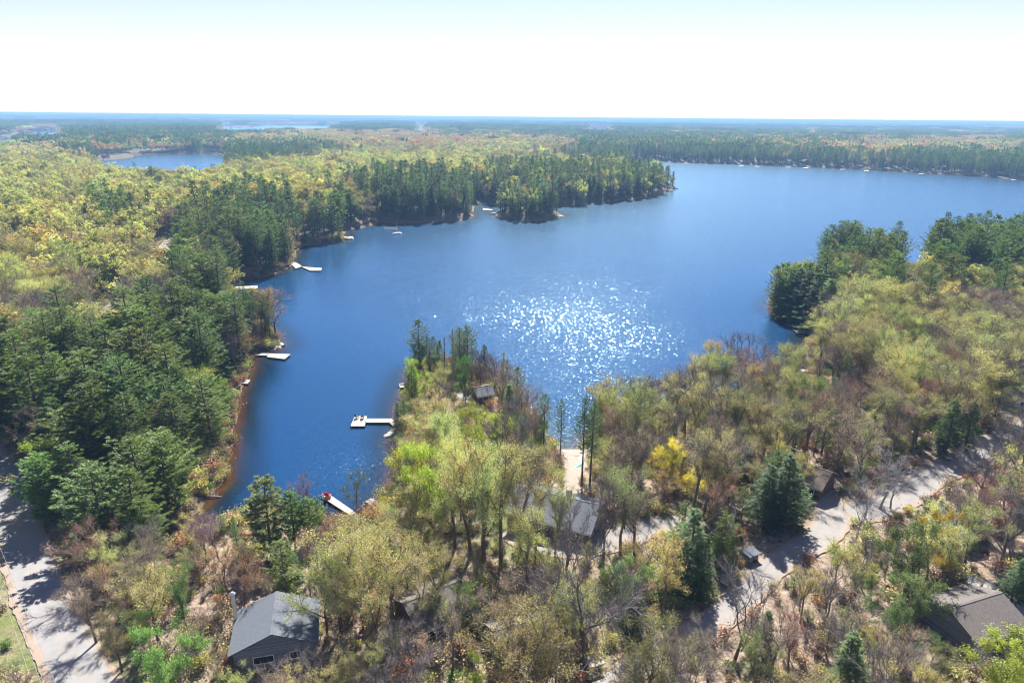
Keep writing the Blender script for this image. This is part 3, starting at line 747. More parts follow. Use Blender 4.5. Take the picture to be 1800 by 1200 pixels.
def shed(px, py, sz, rz, mats, label, name='shed', cat='shed'):
    p = G(px, py); root = empty(name, p, rz, label, cat); w_, d_, h_ = sz
    a = MB(); a.box((0, 0, h_ / 2 - .2), (w_, d_, h_ + .4)); a.build('wall', mats[0], root)
    r = MB(); r.box((0, 0, h_ + .12), (w_ + .5, d_ + .5, .14), 0, 0, 0, .08); r.build('roof', mats[1], root)
    r = MB(); r.box((w_ * .15, -d_ / 2 - .02, h_ * .42), (.8, .06, h_ * .8)); r.build('door', M['dark'], root)
    clear_at(p, max(w_, d_) * .8)
shed(1318, 984, (1.9, 1.4, 1.3), .5, (M['siding_grey'], M['roof_grey']), 'small grey shed at the edge of the shaded gravel drive')
shed(1276, 1026, (1.5, 1.2, 1.1), .7, (M['siding_grey'], M['roof_tan']), 'small low shed left of the sunny gravel drive')
shed(1044, 1176, (1.5, 1.1, 1.2), .4, (M['siding_white'], M['wood']), 'small cream storage box beside a tall leafless trunk at the bottom', 'storage_box', 'box')
shed(663, 917, (1.0, 1.0, .8), .4, (M['white'], M['white']), 'white storage cube by the foot of the narrow dock', 'storage_box', 'box')
# open carport with pale roof panels at lower right
A = G(1690, 1050); B = G(1800, 1094); L = (B - A).to_2d().length; rz = math.atan2(B.y - A.y, B.x - A.x)
root = empty('carport', A, rz, 'low open carport with four pale roof panels above the lower right cottage', 'carport')
n = 4
for i in range(n):
    p_ = MB(); p_.box((L * (i + .5) / n, 0, 2.4 - .01 * i), (L / n - .3, 3.6, .14), 0, 0, 0, .16); p_.build('roof_panel', M['woodgrey'], root)
p_ = MB(); p_.box((L / 2, 0, 2.22), (L, .25, .2)); p_.build('beam', M['post'], root)
for i in range(n + 1):
    p_ = MB(); p_.box((L * i / n, 0, .9), (.18, .18, 2.5)); p_.build('post', M['post'], root)
for i in range(4): q = A.lerp(B, i / 3); clear_at(q, 2)
for q_ in (Vector((*W(585, 882), 0)), Vector((*W(602, 893), 0)), Vector((*W(618, 904), 0)), Vector((*W(632, 914), 0)), G(640, 925)): clear_at(q_, 2.2)
for q_ in (G(1000, 800), G(960, 945), G(60, 1150), G(845, 715)): clear_at(q_, 2.5)

# ------------------------------------------------------------------ tree builders
def unit(n, r):
    v = r.normal(size=(n, 3)); return v / (np.linalg.norm(v, axis=1)[:, None] + 1e-9)
def leaf_quads(mb, C, size, r, m, up=.0, aspect=.6):
    """small diamond leaves / leaf sprays with random facing"""
    n = len(C); nrm = unit(n, r); nrm[:, 2] = np.abs(nrm[:, 2]) + up; nrm /= np.linalg.norm(nrm, axis=1)[:, None]
    t = np.cross(nrm, unit(n, r)); t /= np.linalg.norm(t, axis=1)[:, None] + 1e-9
    b = np.cross(nrm, t)
    s = (size * r.uniform(.6, 1.4, n))[:, None]
    V = np.stack([C - t * s, C + b * s * aspect, C + t * s, C - b * s * aspect], 1).reshape(-1, 3)
    mb.add(V, np.arange(4 * n).reshape(-1, 4), m)
def blades(mb, C, Dv, L, wd, r, m, flat=0.0):
    """thin triangles from C along Dv"""
    n = len(C); side = np.cross(Dv, unit(n, r) * (1 - flat) + np.array([0, 0, 1.6]) * flat); side /= np.linalg.norm(side, axis=1)[:, None] + 1e-9
    L = np.asarray(L) * np.ones(n); wd = np.asarray(wd) * np.ones(n)
    V = np.stack([C - side * wd[:, None] * .5, C + side * wd[:, None] * .5, C + Dv * L[:, None]], 1).reshape(-1, 3)
    mb.add(V, np.arange(3 * n).reshape(-1, 3), m)
def grow(r, H, spread, first, nl, depth, updraw=.25, lean=0.03, ratio=.72):
    """skeleton of a broadleaf tree: list of (points, radii) and end points with directions"""
    segs = []; ends = []
    r0 = H * .0125 + .05
    top = np.array([r.normal() * H * lean, r.normal() * H * lean, H * first])
    P = np.array([[0, 0, -.6], [0, 0, 0], top * .5 + r.normal(size=3) * [.15, .15, 0], top])
    segs.append((P, [r0 * 1.35, r0 * 1.1, r0 * .85, r0 * .72], 0))
    def branch(p, d, L, rad, lev):
        n = 4 if lev < 2 else 3
        pts = [p]; dd = d.copy(); q = p.copy()
        for i in range(n - 1):
            dd = dd + r.normal(size=3) * .16 + np.array([0, 0, updraw * .35]); dd /= np.linalg.norm(dd)
            q = q + dd * L / (n - 1); pts.append(q.copy())
        segs.append((np.array(pts), np.linspace(rad, rad * .55, n), lev))
        if lev >= depth:
            ends.append((q, dd, L)); return
        k = r.integers(2, 4) if lev > 0 else r.integers(3, 5)
        ph = r.uniform(0, 6.28)
        for i in range(k):
            a = ph + i * 6.283 / k + r.normal() * .3
            s = spread * r.uniform(.6, 1.25)
            side = np.array([math.cos(a), math.sin(a), 0]); side -= dd * side.dot(dd); side /= np.linalg.norm(side) + 1e-9
            nd = dd * math.cos(s) + side * math.sin(s); nd[2] += updraw * .25; nd /= np.linalg.norm(nd)
            branch(q, nd, L * ratio * r.uniform(.8, 1.2), rad * .6, lev + 1)
        # side shoots along the branch
        if lev >= 1:
            for t in (.45, .75):
                a = r.uniform(0, 6.28); side = np.array([math.cos(a), math.sin(a), .3]); nd = dd * .5 + side * .8; nd /= np.linalg.norm(nd)
                i = int(t * (n - 1)); ends.append((pts[i] + 0, nd, L * .8))
                segs.append((np.array([pts[i], pts[i] + nd * L * .45, pts[i] + nd * L * .8]), [rad * .35, rad * .2, rad * .1], lev + 1))
    k = r.integers(3, 6); ph = r.uniform(0, 6.28)
    L = (H * (1 - first)) * .40
    for i in range(k):
        a = ph + i * 6.283 / k + r.normal() * .25; s = spread * r.uniform(.55, 1.15)
        if i == 0: s *= .25
        d = np.array([math.cos(a) * math.sin(s), math.sin(a) * math.sin(s), math.cos(s)])
        branch(top - np.array([0, 0, H * .05 * i]), d, L, r0 * .5, 1)
    return segs, ends
def broadleaf(seed, H=15., spread=.62, first=.36, depth=3, leaves=26, lsize=.16, twigs=7, k=5, bark=0, ratio=.72, nl=3, puff=.8, twl=1.0, tww=.045):
    """returns (trunk_mb, crown_mb); crown slot 0 twigs, slot 1 leaves"""
    r = np.random.default_rng(seed)
    segs, ends = grow(r, H, spread, first, 4, depth, ratio=ratio)
    tm = MB(); cm = MB()
    for P, rad, lev in segs:
        kk = (k if lev < 2 else 3)
        if lev <= 1: tm.tube(P, rad, kk)
        else: cm.tube(P, np.maximum(rad, .018), 3, 0)
    E = np.array([e[0] for e in ends]); Dd = np.array([e[1] for e in ends]); L = np.array([e[2] for e in ends])
    top = E[:, 2].max(); sc = H / top
    n = len(E)
    if twigs:
        C = np.repeat(E, twigs, 0) - np.repeat(Dd * L[:, None], twigs, 0) * r.uniform(0, .7, (n * twigs, 1))
        dv = np.repeat(Dd, twigs, 0) + unit(n * twigs, r) * .75; dv[:, 2] += .25; dv /= np.linalg.norm(dv, axis=1)[:, None]
        tl = r.uniform(.5, 1.3, n * twigs) * twl
        blades(cm, C, dv, tl, tww, r, 0)
        C2 = C + dv * (tl * .55)[:, None]
        dv2 = dv + unit(len(dv), r) * .8; dv2 /= np.linalg.norm(dv2, axis=1)[:, None]
        blades(cm, C2, dv2, tl * .6, tww * .8, r, 0)
        if leaves:
            m_ = max(1, leaves // twigs)
            LC = np.repeat(C, m_, 0) + np.repeat(dv, m_, 0) * (np.repeat(tl, m_) * r.uniform(.3, 1.1, n * twigs * m_))[:, None] + r.normal(size=(n * twigs * m_, 3)) * .2 * puff
            leaf_quads(cm, LC, lsize, r, 1, .5)
    elif leaves:
        LC = np.repeat(E, leaves, 0) + r.normal(size=(n * leaves, 3)) * [puff, puff, puff * .75]
        leaf_quads(cm, LC, lsize, r, 1, .3)
    for mb in (tm, cm): mb.v = [v * np.array([1, 1, sc]) for v in mb.v]
    return tm, cm
def conifer(seed, H=18., rad=3.2, first=.25, style='pine', dens=1.0, bl=.42, bw=.11, k=6, step=.75, per=12):
    r = np.random.default_rng(seed)
    tm = MB(); cm = MB()
    bend = r.normal(size=2) * H * .01
    zz = np.linspace(-.6, H * .97, 7)
    P = np.stack([bend[0] * (zz / H) ** 2, bend[1] * (zz / H) ** 2, zz], -1)
    r0 = H * .011 + .06
    tm.tube(P, np.linspace(r0 * 1.2, .05, 7), k)
    C = []; Dv = []; Ls = []
    z = H * first
    asym = r.uniform(0, 6.28)
    while z < H * .985:
        t = (z - H * first) / (H * (1 - first))
        if style == 'pine':
            prof = (.55 + .75 * t) if t < .35 else (.81 * (1 - (t - .35) / .65) ** .75 + .10)
            prof = min(prof, 1) * r.uniform(.75, 1.2)
            nb = r.integers(4, 6); rise = .12 + .55 * t
            if r.random() < .12 and t < .8: z += step * .8
        elif style == 'hemlock':
            prof = (1 - t) ** .8 * r.uniform(.85, 1.12) + .06; nb = r.integers(5, 7); rise = .10 + .3 * t
        else:   # sparse spruce
            prof = (1 - t) ** .9 * r.uniform(.5, 1.2) + .08; nb = r.integers(3, 5); rise = -.05 + .4 * t
        ph = r.uniform(0, 6.28)
        for i in range(nb):
            a = ph + i * 6.283 / nb + r.normal() * .25
            L = rad * prof * r.uniform(.65, 1.25) * (1 + .18 * math.cos(a - asym))
            L = min(max(L, .25), rad * 1.1)
            base = np.array([bend[0] * (z / H) ** 2, bend[1] * (z / H) ** 2, z + r.normal() * .15])
            d = np.array([math.cos(a), math.sin(a), 0])
            n = 4; s = np.linspace(0, 1, n)
            tipup = r.uniform(.05, .28) if style == 'pine' else -.12
            pts = base + d * (s * L)[:, None]; pts[:, 2] += rise * L * s - (.22 * L * s * (1 - s)) * 1.6 + tipup * L * s ** 3
            tm_rad = max(.025, L * .018)
            (cm).tube(pts, np.linspace(tm_rad, .012, n), 3, 0)
            # flat sprays of needles on both sides of the branch
            nt = max(3, int(L / .38 * dens)); 
            for q in range(nt):
                u = .22 + .8 * (q + r.uniform(0, 1)) / nt; u = min(u, 1.0)
                c0 = base + d * u * L; c0 = c0 + np.array([0, 0, rise * L * u - .35 * L * u * (1 - u) + tipup * L * u ** 3])
                side = np.array([-d[1], d[0], 0]) * (1 if r.random() < .5 else -1)
                wspan = (1.05 - u) * L * .45 * r.uniform(.3, 1) + .1
                c1 = c0 + side * wspan + d * wspan * .5
                dirn = (side * .7 + d * .7 + np.array([0, 0, .25 if style == 'pine' else -.12])); dirn /= np.linalg.norm(dirn)
                m_ = per
                tt = r.normal(.7, .22, (m_, 1))
                C.append(c0 + (c1 - c0) * tt + r.normal(size=(m_, 3)) * [.10, .10, .05])
                dd = dirn + r.normal(size=(m_, 3)) * [.55, .55, .35 if style == 'pine' else .22]
                if style == 'pine': dd[:, 2] += .25
                Dv.append(dd)
        z += step * r.uniform(.7, 1.2) * (1.1 if style == 'pine' else .7)
    C = np.concatenate(C); Dv = np.concatenate(Dv); Dv /= np.linalg.norm(Dv, axis=1)[:, None]
    top = np.array([[bend[0], bend[1], H * .96]])
    C = np.concatenate([C, np.repeat(top, 30, 0) + r.normal(size=(30, 3)) * [.12, .12, .35]])
    t2 = unit(30, r); t2[:, 2] = np.abs(t2[:, 2]) + .8; t2 /= np.linalg.norm(t2, axis=1)[:, None]; Dv = np.concatenate([Dv, t2])
    blades(cm, C, Dv, bl * r.uniform(.7, 1.3, len(C)), bw, r, 1, .6)
    return tm, cm
def merged(tm, cm, name, mats):
    """one mesh of trunk + crown for woods too far off to take apart; slots: bark, twig, leaf"""
    mb = MB()
    for part, off in ((tm, 0), (cm, 1)):
        for v in [0]:
            base = mb.n
            vv = np.concatenate(part.v)
            mb.v.append(vv)
            mb.f3 += [f + base for f in part.f3]; mb.m3 += [q + off for q in part.m3]
            mb.f4 += [f + base for f in part.f4]; mb.m4 += [q + off for q in part.m4]
            mb.n += len(vv)
    return mb.mesh(name, mats)
def nfaces(*mbs): return sum(sum(len(f) for f in m.f3) + sum(len(f) for f in m.f4) for m in mbs)

PINE_M = [M['pinebark'], M['needle']]; LEAF_M = [M['twig'], M['leaf']]; BARE_M = [M['twig'], M['bud']]; PALE_M = [M['palebark'], M['bud']]
KIND = {}
def reg(kind, H, tm, cm, bark, crownm):
    KIND.setdefault(kind, []).append((H, tm.mesh(kind + '_trunk', bark), cm.mesh(kind + '_crown', crownm), tm, cm))
for s in range(4): reg('pine', 20., *conifer(11 + s, 20., [4.3, 3.8, 4.8, 4.1][s], [.12, .22, .08, .16][s], 'pine', 1.0, .40, .10, per=24), M['pinebark'], PINE_M)
for s in range(2): reg('pine_tall', 22., *conifer(31 + s, 22., 3.2, .42, 'pine', 1.1, .42, .09, per=16), M['pinebark'], PINE_M)
for s in range(2): reg('pine_full', 16., *conifer(15 + s, 16., [4.4, 4.0][s], [.10, .14][s], 'pine', 1.5, .42, .11, step=.62, per=26), M['pinebark'], PINE_M)
for s in range(3): reg('hemlock', 15., *conifer(21 + s, 15., [3.0, 3.4, 2.6][s], .06, 'hemlock', 1.2, .32, .09, step=.7, per=14), M['pinebark'], PINE_M)
for s in range(2): reg('spruce', 17., *conifer(41 + s, 17., 2.0, .15, 'spruce', .8, .34, .10, step=.8, per=7), M['pinebark'], PINE_M)
for s in range(5): reg('leafing', 15., *broadleaf(51 + s, 15., [.66, .56, .72, .60, .5][s], [.42, .50, .36, .45, .48][s], 3, 154, .075, 11, twl=1.2, puff=1.2), M['bark'], LEAF_M)
for s in range(2): reg('full', 13., *broadleaf(61 + s, 13., .6, .25, 3, 190, .105, 10, twl=1.1, puff=1.2), M['bark'], LEAF_M)
for s in range(5): reg('bud', 14., *broadleaf(71 + s, 14., [.6, .68, .52, .64, .56][s], [.38, .44, .46, .36, .42][s], 3, 64, .06, 16, twl=1.35, tww=.042, puff=1.2), M['bark'], BARE_M)
for s in range(4): reg('bare', 14., *broadleaf(81 + s, 14., [.55, .64, .5, .6][s], [.35, .42, .3, .4][s], 3, 20, .04, 20, twl=1.4, tww=.042), M['bark'], BARE_M)
reg('dead', 13., *broadleaf(91, 13., .7, .35, 3, 0, .1, 12, twl=1.1, tww=.05), M['palebark'], PALE_M)
reg('dead', 13., *broadleaf(92, 13., .6, .4, 3, 0, .1, 12, twl=1.1, tww=.05), M['palebark'], PALE_M)
print({k: [nfaces(q[3], q[4]) for q in v] for k, v in KIND.items()})

# tints: real crown colours (they vary from tree to tree)
TINT = {'pine': (.15, .215, .048), 'pine_tall': (.11, .18, .05), 'hemlock': (.075, .125, .045), 'spruce': (.07, .13, .055),
        'leafing': (.50, .48, .20), 'full': (.34, .42, .10), 'bud': (.44, .29, .19), 'bare': (.34, .30, .28), 'dead': (.5, .48, .48),
        'red': (.42, .11, .075), 'rust': (.48, .25, .12), 'yellow': (.56, .48, .08), 'lime': (.37, .43, .07), 'purple': (.36, .22, .27), 'green': (.17, .25, .08), 'island': (.20, .28, .085), 'olive': (.36, .34, .14), 'tan': (.44, .34, .21)}
COLOUR_WORD = {'red': 'dark red budding', 'rust': 'rust-orange budding', 'yellow': 'bright golden-yellow', 'lime': 'bright lime-green', 'purple': 'purple-grey twiggy',
               'green': 'fresh mid-green', 'island': 'light green', 'olive': 'olive-green leafing', 'tan': 'tan-brown budding', 'leafing': 'pale yellow-green leafing', 'full': 'leafy light-green', 'bud': 'pinkish-brown budding',
               'bare': 'leafless grey-twigged', 'dead': 'bleached white leafless', 'pine': 'dark green', 'pine_tall': 'long-trunked dark green', 'hemlock': 'dense blackish-green', 'spruce': 'thin ragged dark green'}
def vary(c, r, s=.2):
    g = float(np.clip(1 + r.normal() * s, .5, 1.6)); h = r.normal(size=3) * .075
    return tuple(max(.01, x * g * (1 + hh)) for x, hh in zip(c, h))

# what grows where: thirty 60 px columns across the photograph, read at crown height
# 0 pines, 1 pines with hardwoods, 2 distant mixed, 3 yellow-green leafing, 4 partly leafing,
# 5 tan budding, 6 grey leafless, 7 red budding, 8 lime and light green, 9 mid green
ROWS = [
 (208, [2,2,2,2,2,2,2,2,2,2, 2,2,2,2,2,2,2,2,2,2, 2,2,2,2,2,2,2,2,2,2]),
 (222, [0,1,0,0,2,0,2,1,1,1, 1,1,2,1,1,2,2,2,1,1, 2,2,2,2,2,2,2,2,2,2]),
 (235, [0,0,0,0,0,0,0,1,4,5, 5,5,5,2,2,1,1,0,0,2, 2,2,2,5,2,5,2,2,5,2]),
 (248, [1,0,0,0,0,0,2,5,4,4, 5,5,5,5,5,5,5,0,0,0, 2,2,5,2,2,5,2,5,5,2]),
 (262, [3,5,0,0,0,2,0,0,0,1, 5,5,4,4,4,4,5,0,0,0, 0,0,2,2,5,5,4,4,3,4]),
 (280, [3,5,5,1,5,5,0,0,1,5, 3,3,3,3,4,5,2,0,0,0, 0,0,0,0,0,2,0,0,1,0]),
 (290, [3,3,3,5,5,5,3,3,3,3, 3,3,3,3,3,3,3,3,4,0, 0,0,0,0,0,0,0,0,0,0]),
 (303, [3,3,3,5,5,5,5,3,3,3, 3,3,3,3,1,0,0,0,0,0, 0,0,0,0,0,0,0,0,0,0]),
 (325, [3,3,3,3,3,3,3,3,3,3, 1,0,0,0,0,0,0,0,0,0, 0,0,0,0,0,0,0,0,0,0]),
 (350, [3,3,3,4,4,3,4,0,4,3, 1,0,0,0,0,0,0,0,0,0, 0,0,0,0,0,0,0,0,0,0]),
 (380, [3,3,4,0,4,4,0,0,0,1, 0,0,0,0,0,0,0,0,0,0, 0,0,0,0,0,0,0,0,0,0]),
 (410, [3,4,4,4,5,0,0,0,0,0, 0,0,0,0,0,0,0,0,0,0, 0,0,0,0,0,0,0,0,0,0]),
 (440, [3,3,4,4,4,0,0,0,0,0, 0,0,0,0,0,0,0,0,0,0, 0,0,0,0,0,0,0,0,0,0]),
 (456, [3,3,4,4,4,0,0,0,0,0, 0,0,0,0,0,0,0,0,0,0, 0,0,0,0,0,0,0,0,0,0]),
 (475, [4,3,4,4,5,1,0,0,0,0, 0,0,0,0,0,0,0,0,0,0, 0,0,0,0,1,0,0,0,0,0]),
 (500, [5,3,4,4,4,4,0,0,0,0, 0,0,0,0,0,0,0,0,0,0, 0,0,0,1,4,3,3,5,4,5]),
 (530, [4,4,6,6,6,1,0,0,0,0, 0,0,0,0,0,0,0,0,0,0, 0,0,0,1,3,4,3,4,4,5]),
 (560, [5,6,4,3,4,1,1,1,0,0, 0,0,0,0,0,0,0,0,0,0, 0,0,0,9,5,3,3,5,5,6]),
 (590, [4,5,4,0,0,0,0,5,0,0, 0,0,0,0,5,5,5,5,5,5, 5,5,5,9,5,3,3,5,5,6]),
 (620, [5,0,0,0,0,0,0,5,0,0, 0,0,0,5,5,5,5,5,5,5, 5,5,5,9,5,7,8,4,5,4]),
 (650, [0,0,0,0,0,0,0,5,5,0, 0,0,9,4,5,4,5,5,5,5, 5,5,5,9,0,5,3,7,4,3]),
 (680, [0,0,0,5,0,8,0,5,5,0, 0,9,9,4,5,0,4,4,0,5, 5,5,3,0,5,9,3,4,4,3]),
 (710, [0,0,0,0,3,0,0,5,5,0, 0,0,5,8,5,4,0,5,4,4, 5,3,3,0,5,9,3,6,0,5]),
 (740, [0,0,0,0,0,0,0,5,5,5, 5,5,5,8,8,5,5,4,4,4, 3,9,3,4,5,3,6,5,7,7]),
 (770, [0,8,0,0,0,0,5,5,5,5, 5,5,5,8,5,4,5,4,5,3, 3,0,3,5,5,5,3,4,5,5]),
 (800, [5,0,0,0,0,1,5,5,5,5, 5,5,3,8,3,3,5,5,5,4, 3,5,9,4,5,5,4,6,4,5]),
 (830, [5,0,0,0,8,5,5,0,5,5, 5,5,8,3,3,4,5,5,5,5, 4,5,0,0,5,6,4,6,6,5]),
 (860, [5,5,0,0,0,5,5,0,0,5, 4,5,3,3,3,4,4,5,5,5, 3,5,0,0,6,4,4,6,5,5]),
 (890, [5,5,5,0,0,5,0,0,9,4, 5,3,3,3,4,3,5,4,5,5, 5,0,0,6,4,6,9,4,4,7]),
 (920, [5,5,5,5,0,5,5,0,0,5, 4,5,3,3,4,3,4,4,4,5, 0,0,0,5,5,4,6,4,5,5]),
 (950, [5,5,5,5,5,5,5,0,0,7, 3,3,4,3,4,5,4,4,4,4, 0,0,0,5,5,4,9,3,5,6]),
 (980, [5,5,5,5,7,5,5,5,7,3, 3,3,4,8,5,5,5,4,5,0, 9,0,5,5,6,4,9,3,5,0]),
 (1010,[5,5,5,5,5,7,5,4,3,3, 3,4,4,3,5,4,5,7,5,9, 0,0,6,5,6,5,9,3,6,0]),
 (1040,[5,5,5,7,9,5,5,5,3,3, 4,5,3,5,5,5,5,5,4,0, 6,5,5,5,5,4,5,5,9,9]),
 (1070,[5,5,5,5,9,6,5,5,4,3, 3,5,5,4,4,5,4,5,6,5, 0,6,5,9,5,5,9,5,6,9]),
 (1100,[5,5,5,4,4,5,5,5,4,3, 5,5,5,4,4,3,5,6,5,5, 6,5,6,9,5,4,5,5,6,6]),
 (1130,[5,5,5,5,4,5,5,5,5,3, 5,5,3,5,5,4,5,6,5,5, 5,6,5,6,0,9,5,5,6,9]),
 (1160,[5,5,9,5,9,5,5,5,5,5, 5,5,5,8,5,9,5,5,5,4, 5,6,5,9,0,9,5,5,6,8]),
 (1200,[9,9,9,9,4,9,5,5,5,5, 5,5,5,8,5,4,5,5,5,4, 5,6,5,9,0,9,5,5,8,8]),
]
for row_y, row_kinds in ROWS: assert len(row_kinds) == 30, row_y
RY = np.array([a for a, _ in ROWS])
def stand_code(px, py):
    i = int(np.argmin(np.abs(RY - py))); j = int(np.clip(px // 60, 0, 29))
    return ROWS[i][1][j]
MIX = {  # stand code -> (build, tint, share)
 0: [('pine', 'pine', .62), ('pine_tall', 'pine_tall', .14), ('hemlock', 'hemlock', .16), ('bud', 'bud', .05), ('full', 'green', .03)],
 1: [('pine', 'pine', .38), ('hemlock', 'hemlock', .10), ('leafing', 'olive', .22), ('bud', 'bud', .18), ('bare', 'bare', .12)],
 2: [('pine', 'pine', .28), ('bud', 'bud', .30), ('bud', 'tan', .22), ('leafing', 'leafing', .12), ('bare', 'bare', .08)],
 3: [('leafing', 'leafing', .54), ('leafing', 'olive', .15), ('bud', 'tan', .14), ('bare', 'bare', .10), ('full', 'lime', .02), ('bud', 'rust', .03), ('hemlock', 'hemlock', .02)],
 4: [('leafing', 'leafing', .26), ('leafing', 'olive', .22), ('bud', 'tan', .20), ('bare', 'bare', .16), ('bud', 'bud', .10), ('bud', 'rust', .03), ('full', 'green', .03)],
 5: [('bud', 'tan', .27), ('bud', 'bud', .24), ('bare', 'bare', .13), ('leafing', 'leafing', .13), ('leafing', 'olive', .12), ('bud', 'rust', .06), ('bud', 'red', .03), ('hemlock', 'hemlock', .02)],
 6: [('bare', 'bare', .62), ('dead', 'dead', .08), ('bud', 'tan', .16), ('leafing', 'olive', .14)],
 7: [('bud', 'red', .35), ('bud', 'rust', .35), ('bud', 'bud', .30)],
 8: [('full', 'lime', .35), ('leafing', 'leafing', .35), ('full', 'green', .2), ('bud', 'tan', .1)],
 9: [('full', 'green', .34), ('leafing', 'olive', .34), ('bare', 'bare', .16), ('hemlock', 'hemlock', .16)],
}

